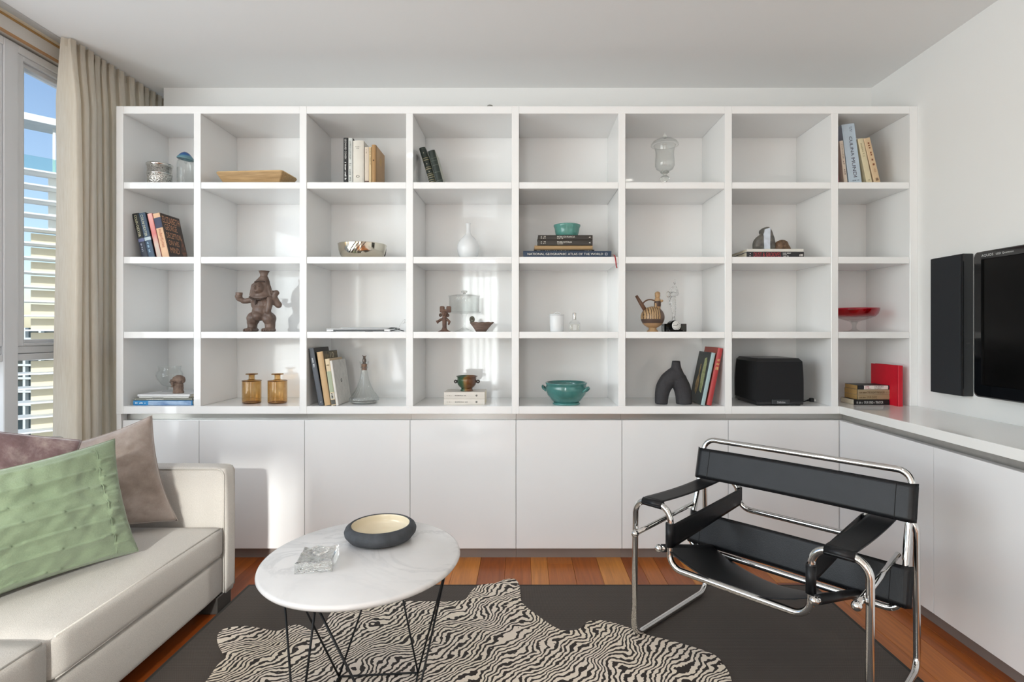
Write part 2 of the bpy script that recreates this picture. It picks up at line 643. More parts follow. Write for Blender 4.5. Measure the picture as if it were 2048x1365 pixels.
def window(n, a, b):
    r = bpy.data.objects.new('window_%d' % n, None)
    r['kind'] = 'structure'
    m = Matrix.Translation((XG, (a + b) / 2, 0.05))
    r.matrix_world = m
    link(r, None, m)
    def part(nm, mb, mt): return obj(nm, mb, mt, r, world=True)
    part('mullion', MB().rbox(-2.45, XG, a - 0.072, a, 0.05, 2.537, 0.003), ALU)
    part('frame_head', MB().rbox(-2.45, XG, a, b, 2.500, 2.537, 0.003), ALUW)
    part('frame_sill', MB().rbox(-2.45, XG, a, b, 0.05, 0.085, 0.003), ALU)
    tr = part('transom', MB().rbox(-2.45, XG - 0.004, a, b, 1.056, 1.088, 0.003), ALU)
    part('transom', MB().rbox(-2.45, XG - 0.012, a, b, 1.090, 1.125, 0.003), ALU)
    s = MB()
    w = 0.033
    for (y0, y1, z0, z1) in ((a, a + w, 1.125, 2.5), (b - w, b, 1.125, 2.5), (a + w, b - w, 2.476, 2.5), (a + w, b - w, 1.125, 1.14)):
        s.rbox(-2.43, XG - 0.006, y0, y1, z0, z1, 0.003)
    part('sash_frame', s, ALU)
    s = MB()
    w2 = 0.055
    for (y0, y1, z0, z1) in ((a + w, a + w2, 1.14, 2.476), (b - w2, b - w, 1.14, 2.476), (a + w2, b - w2, 2.455, 2.476), (a + w2, b - w2, 1.14, 1.155)):
        s.rbox(-2.43, XG - 0.022, y0, y1, z0, z1, 0.002)
    part('glazing_bead', s, ALU)
    part('pane', MB().box(-2.412, -2.406, a + w2, b - w2, 1.155, 2.455), PANE)
    part('pane', MB().box(-2.412, -2.406, a, b, 0.085, 1.056), PANE)
EDG = [3.74, 2.573, 1.31, 0.05, -1.21, -2.47]
for i in range(5):
    window(i + 1, EDG[i + 1], EDG[i] if i == 0 else EDG[i] - 0.072)

# ------------------------------------------------------------------ outside the glass
FIN = pm('white_fin_metal', '#f2f2ee', 0.5)
CREAM = pm('cream_cladding', '#e8ddc4', 0.7, var=0.04, stretch=(1, 1, 10))
S0 = Vector((-7.39, 8.0, 0)); D0 = Vector((0.67, 0.743, 0)).normalized(); N0 = Vector((0.743, -0.67, 0)).normalized()
def obox(mb, q0, q1, n0, n1, z0, z1):
    V = []
    for z in (z0, z1):
        for q, n in ((q0, n0), (q1, n0), (q1, n1), (q0, n1)):
            p = S0 + D0 * q + N0 * n
            V.append((p.x, p.y, z))
    mb.add(V, [(0, 3, 2, 1), (4, 5, 6, 7), (0, 1, 5, 4), (1, 2, 6, 5), (2, 3, 7, 6), (3, 0, 4, 7)])
    return mb
lt = thing('louvred_balcony_tower', 'white louvred balcony tower with cream panels seen through the window', 'building', S0 + Vector((0, 0, -4)))
for k in range(-13, 12):
    z = 1.2 + 0.2145 * k
    obj('fin', obox(MB(), -0.7, 2.6, -0.30, 0.10, z - 0.012, z + 0.012), FIN, lt, world=True)
    if k < 11:
        q0 = 0.2 if k < 7 else 0.40
        obj('panel', obox(MB(), q0, 2.6, -0.26, -0.22, z + 0.012, z + (0.178 if k < 7 else 0.20)), CREAM if k < 7 else FIN, lt, world=True)
obj('post', obox(MB(), 0.425, 0.455, -0.05, 0.0, 3.58, 4.28), FIN, lt, world=True)
obj('roof_slab', obox(MB(), -1.6, 2.8, -0.35, 0.16, 4.26, 4.36), FIN, lt, world=True)
obj('balustrade_pane', obox(MB(), -0.6, 2.5, 0.02, 0.03, 3.58, 3.78), thin_glass('teal_balustrade_glass', (0.8, 0.92, 0.9, 1), 1.3), lt, world=True)
obj('tower_foot', obox(MB(), 0.9, 2.5, -0.40, -0.31, -4.0, 3.55), pm('tower_dark_core', '#9aa6ac', 0.6), lt, world=True)

DARKG = pm('dark_facade_glass', '#2f3d42', 0.15, var=0.3, vscale=0.6)
ct = thing('distant_office_block', 'dark glass office block far beyond the louvres', 'building', (-44, 46, -18))
obj('core', MB().box(-52, -34, 44, 56, -18, 1.4), DARKG, ct, world=True)
for k in range(18):
    z = -17.4 + k * 1.05
    obj('floor_ledge', MB().box(-52.1, -33.9, 43.6, 44.1, z, z + 0.16), pm('pale_ledge', '#c7cdcb', 0.6), ct, world=True)
for k in range(14):
    obj('facade_post', MB().box(-51 + k * 1.25, -50.8 + k * 1.25, 43.7, 44.1, -18, 1.4), pm('pale_ledge', '#c7cdcb', 0.6), ct, world=True)
struct('ground', MB().box(-160, 160, -160, 160, -18.6, -18), pm('street_grey', '#8f9290', 0.9, var=0.2, vscale=0.1))

# ------------------------------------------------------------------ curtain
def curtain_mat():
    m, nt, out = nodes('linen_curtain')
    p = nt.nodes.new('ShaderNodeBsdfPrincipled')
    mp = coords(nt, (60, 60, 2.5))
    n = noise_tex(nt, mp, 4, 5, 0.65)
    r = ramp(nt, [(0.3, hexc('#e6dccb')), (0.7, hexc('#f3ecdf'))])
    nt.links.new(n.outputs[0], r.inputs[0]); nt.links.new(r.outputs[0], p.inputs['Base Color'])
    p.inputs['Roughness'].default_value = 0.85
    p.inputs['Sheen Weight'].default_value = 0.2
    t = nt.nodes.new('ShaderNodeBsdfTranslucent'); nt.links.new(r.outputs[0], t.inputs[0])
    b = nt.nodes.new('ShaderNodeBump'); b.inputs['Strength'].default_value = 0.25; b.inputs['Distance'].default_value = 0.002
    nt.links.new(n.outputs[0], b.inputs['Height']); nt.links.new(b.outputs[0], p.inputs['Normal'])
    mx = nt.nodes.new('ShaderNodeMixShader'); mx.inputs[0].default_value = 0.42
    nt.links.new(p.outputs[0], mx.inputs[1]); nt.links.new(t.outputs[0], mx.inputs[2])
    nt.links.new(mx.outputs[0], out.inputs[0])
    return m
LINEN = curtain_mat()

def curtain(label, y0, y1, nf, seed, amp=0.034):
    rc = random.Random(seed)
    ph = [rc.uniform(0.75, 1.3) for _ in range(nf)]
    tot = sum(ph)
    cum = [0]
    for q in ph:
        cum.append(cum[-1] + q / tot)
    am = [rc.uniform(0.65, 1.15) for _ in range(nf + 1)]
    zt, zb = CZ - 0.012, 0.012
    def fn(u, v):
        i = 0
        while i < nf - 1 and cum[i + 1] < u:
            i += 1
        t = (u - cum[i]) / (cum[i + 1] - cum[i])
        s = 2 * abs(math.sin(PI * t)) ** 0.75 - 1
        c = math.sin(4 * PI * t)
        a = amp * am[i] * (0.45 + 0.55 * min(1, v * 9)) * (0.85 + 0.3 * v)
        drift = 0.012 * math.sin(7 * v + i * 1.7) * min(1, v * 3)
        z = zt + (zb - zt) * v
        yy = y0 + (y1 - y0) * u + 0.010 * c + 0.006 * math.sin(3 * v + i)
        top = 0.006 * math.sin(8 * PI * t) * max(0, 1 - v * 25)
        return (-2.226 + a * s + drift * 0.5 + top, yy, z)
    mb = MB().grid(fn, nf * 16, 60)
    c0 = (-2.222, (y0 + y1) / 2, zb)
    t = thing('curtain', label, 'curtain', c0, group='linen curtains on the window wall')
    obj('cloth', mb, LINEN, t, world=True)
    hd = MB().grid(lambda u, v: (fn(u, 0)[0] + 0.002, fn(u, 0)[1], zt + 0.008 - 0.04 * v), nf * 16, 2)
    obj('heading_tape', hd, LINEN, t, world=True)
    return t
curtain('gathered beige linen curtain drawn beside the bookcase', 2.672, 3.60, 16, 4, 0.050)
curtain('second linen curtain further along the window wall behind the camera', -2.9, -1.1, 16, 9, 0.04)

# ------------------------------------------------------------------ bookcase (four units)
VX = [(232, 246), (387, 401), (599, 613), (812, 826), (1023.5, 1038), (1237, 1251), (1450, 1464), (1663, 1677), (1820, 1836)]
VXW = [((a - CX) / 384.0, (b - CX) / 384.0) for a, b in VX]
ZS = [(2.330, 2.369), (1.939, 1.973), (1.549, 1.583), (1.158, 1.192), (0.764, 0.804)]   # boards, top to bottom
ROW = [1.973, 1.583, 1.192, 0.804]
UL = ['white gloss bookcase unit at the window end, holding the clay figure',
      'white gloss bookcase unit with the decanter and glass cake stand',
      'white gloss bookcase unit with the atlas stack and black arch vase',
      'white gloss bookcase unit at the right wall, above the subwoofer']
for u in range(4):
    c0, c1 = 2 * u, 2 * u + 1
    xl = VXW[c0][0] if u == 0 else VXW[c0][1]
    xr = VXW[c1 + 1][1]
    t = thing('bookcase_unit', UL[u], 'bookcase', ((xl + xr) / 2, (YF + YB) / 2, 0.764), group='built-in bookcase units')
    def P(nm, mb, mt=LACQ): return obj(nm, mb, mt, t, world=True)
    e = 0.0015
    if u == 0:
        P('side_panel', MB().rbox(VXW[0][0], VXW[0][1], YF, YB, ZS[4][0], ZS[0][1], e))
    zb_r = ZS[4][0] if u < 3 else ZS[4][1]
    P('side_panel', MB().rbox(VXW[c1 + 1][0], VXW[c1 + 1][1], YF, YB, zb_r, ZS[0][1], e))
    P('divider', MB().rbox(VXW[c1][0], VXW[c1][1], YF + 0.001, YB, ZS[4][1], ZS[0][0], e))
    xi0 = VXW[c0][1]
    xi1 = VXW[c1 + 1][0]
    P('top_board', MB().rbox(xi0, xi1, YF + 0.001, YB, ZS[0][0], ZS[0][1], e))
    P('bottom_board', MB().rbox(xi0, xi1 if u < 3 else 1.6505, YF + 0.001, YB, ZS[4][0], ZS[4][1], e))
    for c in (c0, c1):
        for k in (1, 2, 3):
            P('shelf', MB().rbox(VXW[c][1] + 0.0005, VXW[c + 1][0] - 0.0005, YF + 0.003, YB, ZS[k][0], ZS[k][1], e))
        P('back_panel', MB().box(VXW[c][1] - 0.004, VXW[c + 1][0] + 0.004, YB, YB + 0.008, ZS[4][1], ZS[0][1] - 0.005))

# ------------------------------------------------------------------ base cabinets and worktop
DY = 2.878        # door face of the run under the bookcase
DX = 1.655        # door face of the run along the right wall
DT, DB = 0.728, 0.0565
sd = [245, 398, 609, 820, 1032, 1244, 1456.5, 1671]
BL = ['white base cabinet at the window end, half hidden by the sofa cushion',
      'white base cabinet behind the sofa arm',
      'white base cabinet behind the left half of the marble table',
      'white base cabinet behind the dark bowl on the marble table',
      'white base cabinet in the middle, below the atlas stack',
      'white base cabinet below the black arch vase',
      'white base cabinet in the corner behind the leather chair back']
for i in range(7):
    x0, x1 = wx(sd[i], DY), wx(sd[i + 1], DY)
    if i == 6:
        x1 = DX - 0.001
    t = thing('base_cabinet', BL[i], 'cabinet', ((x0 + x1) / 2, 3.05, 0), group='base cabinets under the bookcase')
    obj('body', MB().box(x0 + 0.0005, x1 - 0.0005, DY + 0.022, YB, DB, 0.727), DOORM, t, world=True)
    obj('pull_rail', MB().box(x0 + 0.0005, (x1 - 0.0005) if i < 6 else DX + 0.034, DY + 0.035, DY + 0.075, 0.7275, 0.7635), PULL, t, world=True)
    obj('door', MB().rbox(x0 + 0.0012, x1 - 0.0012, DY, DY + 0.02, DB, DT, 0.001), DOORM, t, world=True)
    if i == 6:
        obj('corner_filler', MB().box(DX - 0.002, DX + 0.02, DY + 0.003, DY + 0.021, DB, DT), DOORM, t, world=True)
    obj('kickboard', MB().box(x0 + 0.0005, x1 - 0.0005, 2.905, 2.92, 0.0, DB - 0.001), KICK, t, world=True)
obj_end = tag(obj('end_panel', MB().rbox(wx(232, YF) , wx(244.5, DY), DY - 0.01, YB, 0.0, 0.7635, 0.001), LACQ, None, world=True, loc=(wx(240, YF), 3.0, 0)),
              'narrow white end panel closing the cabinet run by the curtain', 'panel')
yd = [2.874, 2.217, 1.56, 0.9, 0.24]
RL = ['white corner cabinet along the right wall, behind the leather chair',
      'white cabinet along the right wall below the television',
      'white cabinet on the right wall nearest the camera, mostly out of frame',
      'white cabinet on the right wall, out of frame beside the camera']
for i in range(4):
    y1, y0 = yd[i], yd[i + 1]
    t = thing('base_cabinet', RL[i], 'cabinet', (1.85, (y0 + y1) / 2, 0), group='base cabinets along the right wall')
    obj('body', MB().box(DX + 0.022, XR - 0.002, y0 + 0.0005, y1 - 0.0005 if i else y1 + 0.35, DB, 0.727), DOORM, t, world=True)
    obj('pull_rail', MB().box(DX + 0.035, DX + 0.075, y0, y1 if i else DY + 0.074, 0.7275, 0.7635), PULL, t, world=True)
    obj('door', MB().rbox(DX, DX + 0.02, y0 + 0.0012, y1 - 0.0012, DB, DT, 0.001), DOORM, t, world=True)
    obj('kickboard', MB().box(DX + 0.028, DX + 0.04, y0, y1 + (0.03 if i == 0 else 0), 0.0, DB - 0.001), KICK, t, world=True)
XWT = 1.651
tag(obj('worktop', MB().rbox(XWT, XR - 0.001, 0.2, YB, 0.764, 0.804, 0.0015), STONE, None, world=True, loc=(1.85, 1.7, 0.764)),
    'long glossy white worktop along the right wall under the television', 'worktop')

# ------------------------------------------------------------------ recessed ceiling lamps behind the camera
def emit(name, col, s):
    m, nt, out = nodes(name)
    e = nt.nodes.new('ShaderNodeEmission'); e.inputs[0].default_value = col; e.inputs[1].default_value = s
    nt.links.new(e.outputs[0], out.inputs[0])
    return m
LAMP = emit('lamp_glow', (1, 0.95, 0.87, 1), 25)
DL = ['recessed ceiling lamp near the window', 'recessed ceiling lamp near the right wall', 'recessed ceiling lamp in the middle of the room',
      'recessed ceiling lamp far behind by the window', 'recessed ceiling lamp far behind by the right wall']
for i, (lx, ly) in enumerate(((-0.9, 1.25), (1.0, 1.25), (0.05, -0.3), (-0.9, -1.8), (1.0, -1.8))):
    t = thing('downlight', DL[i], 'lamp', (lx, ly, CZ), group='recessed ceiling lamps')
    obj('trim_ring', MB().lathe([(0.048, -0.001), (0.052, -0.006), (0.040, -0.007), (0.038, -0.001)], 28, closed=True), ALUW, t)
    obj('lens', MB().lathe([(0, -0.004), (0.038, -0.003)], 28), LAMP, t)
    d = bpy.data.lights.new('downlight_glow', 'SPOT')
    d.energy = 9
    d.spot_size = math.radians(150)
    d.spot_blend = 0.9
    d.shadow_soft_size = 0.05
    d.color = (1, 0.97, 0.93)
    lo = bpy.data.objects.new('downlight_glow', d)
    COL.objects.link(lo)
    lo.location = (lx, ly, CZ - 0.02)

# ------------------------------------------------------------------ rug and zebra hide
def rug_mat():
    m, nt, out = nodes('charcoal_rug_weave')
    p = nt.nodes.new('ShaderNodeBsdfPrincipled')
    mp = coords(nt)
    ws = []
    for d, sc in (('X', 95), ('Y', 60)):
        w = nt.nodes.new('ShaderNodeTexWave'); w.bands_direction = d
        w.inputs['Scale'].default_value = sc; w.inputs['Distortion'].default_value = 0.8; w.inputs['Detail'].default_value = 2
        nt.links.new(mp.outputs[0], w.inputs['Vector']); ws.append(w)
    a = nt.nodes.new('ShaderNodeMath'); a.operation = 'MULTIPLY'
    nt.links.new(ws[0].outputs[1], a.inputs[0]); nt.links.new(ws[1].outputs[1], a.inputs[1])
    r = ramp(nt, [(0.0, hexc('#38322e')), (0.5, hexc('#554c46')), (1.0, hexc('#8b8177'))])
    nt.links.new(a.outputs[0], r.inputs[0]); nt.links.new(r.outputs[0], p.inputs['Base Color'])
    b = nt.nodes.new('ShaderNodeBump'); b.inputs['Strength'].default_value = 0.5; b.inputs['Distance'].default_value = 0.002
    nt.links.new(a.outputs[0], b.inputs['Height']); nt.links.new(b.outputs[0], p.inputs['Normal'])
    p.inputs['Roughness'].default_value = 0.75
    nt.links.new(p.outputs[0], out.inputs[0])
    return m
RX0, RX1, RY0, RY1 = -1.285, 1.36, 0.35, 2.575
t = thing('rug', 'flat charcoal woven rug on the timber floor', 'rug', ((RX0 + RX1) / 2, 1.4, 0))
obj('pile', MB().rbox(RX0, RX1, RY0, RY1, 0.0005, 0.008, 0.002), rug_mat(), t, world=True)
bd = MB()
for (a, b, c, d) in ((RX0, RX1, RY1 - 0.012, RY1), (RX0, RX0 + 0.012, RY0, RY1 - 0.012), (RX1 - 0.012, RX1, RY0, RY1 - 0.012)):
    bd.rbox(a, b, c, d, 0.001, 0.0088, 0.001)
obj('border', bd, pm('rug_border', '#33302d', 0.8), t, world=True)

def zebra_mat():
    m, nt, out = nodes('zebra_hair')
    p = nt.nodes.new('ShaderNodeBsdfPrincipled')
    tc = nt.nodes.new('ShaderNodeTexCoord')
    # bend the coordinates with noise so the stripes fork and wander
    n1 = nt.nodes.new('ShaderNodeTexNoise'); n1.inputs['Scale'].default_value = 5.5; n1.inputs['Detail'].default_value = 1
    nt.links.new(tc.outputs['Object'], n1.inputs['Vector'])
    n2 = nt.nodes.new('ShaderNodeTexNoise'); n2.inputs['Scale'].default_value = 26; n2.inputs['Detail'].default_value = 2
    nt.links.new(tc.outputs['Object'], n2.inputs['Vector'])
    def off(n, k):
        s = nt.nodes.new('ShaderNodeVectorMath'); s.operation = 'SUBTRACT'; s.inputs[1].default_value = (0.5, 0.5, 0.5)
        nt.links.new(n.outputs['Color'], s.inputs[0])
        c = nt.nodes.new('ShaderNodeVectorMath'); c.operation = 'SCALE'; c.inputs['Scale'].default_value = k
        nt.links.new(s.outputs[0], c.inputs[0])
        return c
    a1 = nt.nodes.new('ShaderNodeVectorMath'); a1.operation = 'ADD'
    nt.links.new(tc.outputs['Object'], a1.inputs[0]); nt.links.new(off(n1, 0.20).outputs[0], a1.inputs[1])
    a2 = nt.nodes.new('ShaderNodeVectorMath'); a2.operation = 'ADD'
    nt.links.new(a1.outputs[0], a2.inputs[0]); nt.links.new(off(n2, 0.040).outputs[0], a2.inputs[1])
    mp = nt.nodes.new('ShaderNodeMapping'); mp.inputs['Rotation'].default_value = (0, 0, math.radians(36))
    nt.links.new(a2.outputs[0], mp.inputs[0])
    w = nt.nodes.new('ShaderNodeTexWave'); w.bands_direction = 'X'; w.inputs['Scale'].default_value = 15.5
    w.inputs['Distortion'].default_value = 1.5; w.inputs['Detail'].default_value = 1; w.inputs['Detail Scale'].default_value = 1.4
    nt.links.new(mp.outputs[0], w.inputs['Vector'])
    r = ramp(nt, [(0.56, hexc('#efe5d7')), (0.64, hexc('#241b15'))])
    nt.links.new(w.outputs[1], r.inputs[0])
    n3 = nt.nodes.new('ShaderNodeTexNoise'); n3.inputs['Scale'].default_value = 3
    nt.links.new(tc.outputs['Object'], n3.inputs['Vector'])
    tint = ramp(nt, [(0.35, (1, 0.97, 0.9, 1)), (0.65, (0.95, 0.92, 0.92, 1))])
    nt.links.new(n3.outputs[0], tint.inputs[0])
    mx = nt.nodes.new('ShaderNodeMixRGB'); mx.blend_type = 'MULTIPLY'; mx.inputs[0].default_value = 1
    nt.links.new(r.outputs[0], mx.inputs[1]); nt.links.new(tint.outputs[0], mx.inputs[2])
    nt.links.new(mx.outputs[0], p.inputs['Base Color'])
    p.inputs['Roughness'].default_value = 0.8
    p.inputs['Sheen Weight'].default_value = 0.05
    nt.links.new(p.outputs[0], out.inputs[0])
    return m
HP = [(434, 1279), (442, 1262), (465, 1255), (493, 1253), (524, 1258), (552, 1263), (569, 1258), (583, 1251), (603, 1252), (623, 1262), (640, 1258),
      (654, 1239), (667, 1222), (700, 1206), (760, 1200), (823, 1203), (880, 1204), (909, 1203), (930, 1200), (943, 1183), (959, 1171), (991, 1167), (1009, 1160), (1029, 1159), (1038, 1170),
      (1041, 1189), (1042, 1201), (1053, 1215), (1085, 1239), (1111, 1256), (1132, 1262), (1158, 1259), (1173, 1246), (1191, 1241), (1217, 1244),
      (1255, 1255), (1296, 1271), (1337, 1281), (1393, 1297), (1431, 1312), (1451, 1335), (1462, 1358), (1468, 1400), (1440, 1470), (1330, 1540),
      (1160, 1600), (980, 1630), (760, 1620), (560, 1600), (420, 1560), (350, 1480), (370, 1410), (411, 1365), (435, 1331), (452, 1316), (443, 1303)]
pts = catmull([floor_pt(a, b, 0.012) for a, b in HP], 4)
bm = bmesh.new()
vv = [bm.verts.new((p.x, p.y, 0.0125)) for p in pts]
es = [bm.edges.new((vv[i], vv[(i + 1) % len(vv)])) for i in range(len(vv))]
bmesh.ops.triangle_fill(bm, use_beauty=True, edges=es)
g = bmesh.ops.extrude_face_region(bm, geom=list(bm.faces))
for e in g['geom']:
    if isinstance(e, bmesh.types.BMVert):
        e.co.z = 0.0085
bm.verts.index_update()
mb = MB().add([v.co.copy() for v in bm.verts], [[v.index for v in f.verts] for f in bm.faces])
bm.free()
tag(obj('zebra_hide', mb, zebra_mat(), None, world=True, loc=(-0.1, 1.7, 0.0085)),
    'zebra-striped hide spread over the charcoal rug', 'hide')

# ------------------------------------------------------------------ sofa
SOFA = pm('oatmeal_linen', '#cdc8c1', 0.92, var=0.14, vscale=420, bump=0.35, bscale=520, spec=0.2, sheen=0.2, stretch=(1, 1, 1))
SX = -1.285
t = thing('sofa', 'oatmeal linen sofa standing along the window', 'sofa', (-1.7, 1.3, 0))
def cushion(mb, x0, x1, y0, y1, z0, z1, b, crown=0.02, n=14):
    bm = bmesh.new()
    bmesh.ops.create_cube(bm, size=1)
    bmesh.ops.subdivide_edges(bm, edges=list(bm.edges), cuts=n, use_grid_fill=True)
    for v in bm.verts:
        c = v.co * 2
        hx, hy, hz = (x1 - x0) / 2, (y1 - y0) / 2, (z1 - z0) / 2
        q = Vector((c.x * hx, c.y * hy, c.z * hz))
        inn = Vector((max(-hx + b, min(hx - b, q.x)), max(-hy + b, min(hy - b, q.y)), max(-hz + b, min(hz - b, q.z))))
        d = q - inn
        if d.length > 1e-9:
            q = inn + d.normalized() * b
        k = (1 - c.x ** 4) * (1 - c.y ** 4)
        q.z += crown * k * c.z
        q.x += 0.006 * (1 - c.y ** 4) * (1 - c.z ** 2) * c.x
        v.co = q + Vector(((x0 + x1) / 2, (y0 + y1) / 2, (z0 + z1) / 2))
    bm.verts.index_update()
    mb.add([v.co.copy() for v in bm.verts], [[v.index for v in f.verts] for f in bm.faces], True)
    bm.free()
    return mb
def S(nm, mb, mt=SOFA, par=None): return obj(nm, mb, mt, par or t, world=True)
S('base', cushion(MB(), -2.08, SX, 0.47, 2.362, 0.07, 0.232, 0.018, 0.0))
a1 = S('arm', cushion(MB(), -2.08, SX + 0.002, 2.364, 2.458, 0.05, 0.607, 0.02, 0.004))
a2 = S('arm', cushion(MB(), -2.08, SX + 0.002, 0.372, 0.466, 0.05, 0.607, 0.02, 0.004))
S('backrest', cushion(MB(), -2.14, -1.95, 0.47, 2.36, 0.20, 0.755, 0.03, 0.0))
c1 = S('seat_cushion', cushion(MB(), -1.95, SX + 0.006, 1.494, 2.358, 0.234, 0.362, 0.022, 0.022))
c2 = S('seat_cushion', cushion(MB(), -1.95, SX + 0.006, 0.47, 1.490, 0.234, 0.368, 0.022, 0.024))
PIPE = pm('oatmeal_piping', '#cac5bd', 0.9, var=0.1, vscale=300)
for (cu, y0, y1, zt) in ((c1, 1.515, 2.338, 0.3625), (c2, 0.49, 1.47, 0.3685)):
    S('piping', MB().tube([(SX - 0.004, y0, zt - 0.006), (SX - 0.003, y1, zt - 0.006)], 0.0032, 8), PIPE, cu)
    S('piping', MB().tube([(SX - 0.004, y0, 0.240), (SX - 0.003, y1, 0.240)], 0.0032, 8), PIPE, cu)
for ar, ya, yb in ((a1, 2.366, 2.456), (a2, 0.374, 0.464)):
    for yy in (ya + 0.002, yb - 0.002):
        S('piping', MB().tube(fillet([(SX - 0.004, yy, 0.07), (SX - 0.004, yy, 0.602), (-2.0, yy, 0.602)], 0.03, 6), 0.0032, 8), PIPE, ar)
for (lx, ly) in ((-1.34, 2.317), (-1.34, 0.40), (-2.0, 2.317), (-2.0, 0.40)):
    S('leg', MB().rbox(lx - 0.05, lx + 0.052, ly, ly + 0.11, 0.0, 0.07, 0.003), pm('dark_sofa_leg', '#4d4a47', 0.35, 0.4))

# ------------------------------------------------------------------ cushions on the sofa
def velvet(name, c1, c2, c3):
    m, nt, out = nodes(name)
    p = nt.nodes.new('ShaderNodeBsdfPrincipled')
    mp = coords(nt)
    n = noise_tex(nt, mp, 7, 6, 0.7, 0.2)
    r = ramp(nt, [(0.3, hexc(c1)), (0.5, hexc(c2)), (0.72, hexc(c3))])
    nt.links.new(n.outputs[0], r.inputs[0]); nt.links.new(r.outputs[0], p.inputs['Base Color'])
    p.inputs['Roughness'].default_value = 0.7
    p.inputs['Sheen Weight'].default_value = 0.8
    p.inputs['Sheen Roughness'].default_value = 0.3
    n2 = noise_tex(nt, mp, 300, 2)
    b = nt.nodes.new('ShaderNodeBump'); b.inputs['Strength'].default_value = 0.12; b.inputs['Distance'].default_value = 0.002
    nt.links.new(n2.outputs[0], b.inputs['Height']); nt.links.new(b.outputs[0], p.inputs['Normal'])
    nt.links.new(p.outputs[0], out.inputs[0])
    return m
def green_mat():
    m, nt, out = nodes('sage_pleated_cotton')
    p = nt.nodes.new('ShaderNodeBsdfPrincipled')
    mp = coords(nt, (1, 1, 1))
    w = nt.nodes.new('ShaderNodeTexWave'); w.bands_direction = 'Z'; w.inputs['Scale'].default_value = 16
    w.inputs['Distortion'].default_value = 3.5; w.inputs['Detail'].default_value = 4
    nt.links.new(mp.outputs[0], w.inputs['Vector'])
    n = noise_tex(nt, mp, 240, 3)
    n0 = noise_tex(nt, mp, 5, 3)
    r = ramp(nt, [(0.0, hexc('#66785c')), (0.35, hexc('#7f9073')), (1.0, hexc('#9aaa8c'))])
    a = nt.nodes.new('ShaderNodeMath'); a.operation = 'MULTIPLY_ADD'; a.inputs[1].default_value = 0.35
    nt.links.new(n.outputs[0], a.inputs[0])
    b0 = nt.nodes.new('ShaderNodeMath'); b0.operation = 'MULTIPLY'; b0.inputs[1].default_value = 0.6
    nt.links.new(n0.outputs[0], b0.inputs[0]); nt.links.new(b0.outputs[0], a.inputs[2])
    nt.links.new(a.outputs[0], r.inputs[0]); nt.links.new(r.outputs[0], p.inputs['Base Color'])
    b = nt.nodes.new('ShaderNodeBump'); b.inputs['Strength'].default_value = 0.5; b.inputs['Distance'].default_value = 0.006
    nt.links.new(a.outputs[0], b.inputs['Height']); nt.links.new(b.outputs[0], p.inputs['Normal'])
    p.inputs['Roughness'].default_value = 0.9
    p.inputs['Sheen Weight'].default_value = 0.35
    nt.links.new(p.outputs[0], out.inputs[0])
    return m

def pillow(name, label, BL, BR, TR, TL, T, mat, seed, concave=0.07, pleats=0.0, edge=None, seam=None):
    BL, BR, TR, TL = map(Vector, (BL, BR, TR, TL))
    ex = (BR - BL).normalized()
    nrm = ex.cross((TL - BL)).normalized()
    ez = nrm.cross(ex) * -1
    ez = nrm.cross(ex)
    base = (BL + BR) / 2
    R = Matrix((ex, -nrm, ez)).transposed() if ez.dot(TL - BL) > 0 else Matrix((ex, nrm, -ez)).transposed()
    th = thing(name, label, 'cushion', base, R)
    N = 96 if pleats else 48
    off = Vector((seed * 3.1, seed * 1.7, 0))
    def side(sg):
        def fn(a, b):
            u, v = a * 2 - 1, b * 2 - 1
            uu = u * (1 - concave * (1 - v * v))
            vv_ = v * (1 - concave * (1 - u * u))
            p = (BL * (1 - uu) * (1 - vv_) + BR * (1 + uu) * (1 - vv_) + TR * (1 + uu) * (1 + vv_) + TL * (1 - uu) * (1 + vv_)) / 4
            k = max(0, (1 - u * u) * (1 - v * v))
            h = T * k ** 0.42
            w = mnoise.noise(Vector((u * 2.2, v * 2.2, sg)) + off) * 0.016 * min(1, k * 4)
            w += mnoise.noise(Vector((u * 7, v * 7, sg * 2)) + off) * 0.005 * min(1, k * 6)
            if pleats:
                xq = v * 3.3 + (0.5 if u > 0.72 else 0.0) + 0.10 * u + 0.16 * mnoise.noise(Vector((u * 1.6, v * 2, 0)) + off)
                w += pleats * ((xq - math.floor(xq)) ** 4) * min(1, k * 5)
                xq = v * 9 + 0.3 * u + 0.5 * mnoise.noise(Vector((u * 3, v * 2, 4)) + off)
                w += pleats * (0.35 if u > 0.72 else 0.10) * ((xq - math.floor(xq)) ** 2) * min(1, k * 5)
            return p + nrm * sg * (h + w)
        return fn
    mb = MB().grid(side(1), N, N)
    mb.grid(side(-1), N, N)
    bm = bmesh.new()
    vs2 = [bm.verts.new(p) for p in mb.v]
    for f in mb.f:
        bm.faces.new([vs2[i] for i in f])
    bmesh.ops.remove_doubles(bm, verts=list(bm.verts), dist=0.0008)
    bm.verts.index_update()
    mb2 = MB().add([v.co.copy() for v in bm.verts], [[v.index for v in f.verts] for f in bm.faces], True)
    bm.free()
    obj('cover', mb2, mat, th, world=True)
    f1 = side(1)
    rim = [f1(i / 30, 0) for i in range(31)] + [f1(1, i / 30) for i in range(1, 31)] + [f1(1 - i / 30, 1) for i in range(1, 31)] + [f1(0, 1 - i / 30) for i in range(1, 30)]
    obj('edge_seam', MB().tube(rim, 0.0018, 6, closed=True), mat, th, world=True)
    if seam:
        sg = 1 if nrm.x > 0 else -1
        fs = side(sg)
        obj('seam', MB().tube([fs(seam, i / 40) for i in range(1, 40)], 0.0014, 6), mat, th, world=True)
    return th

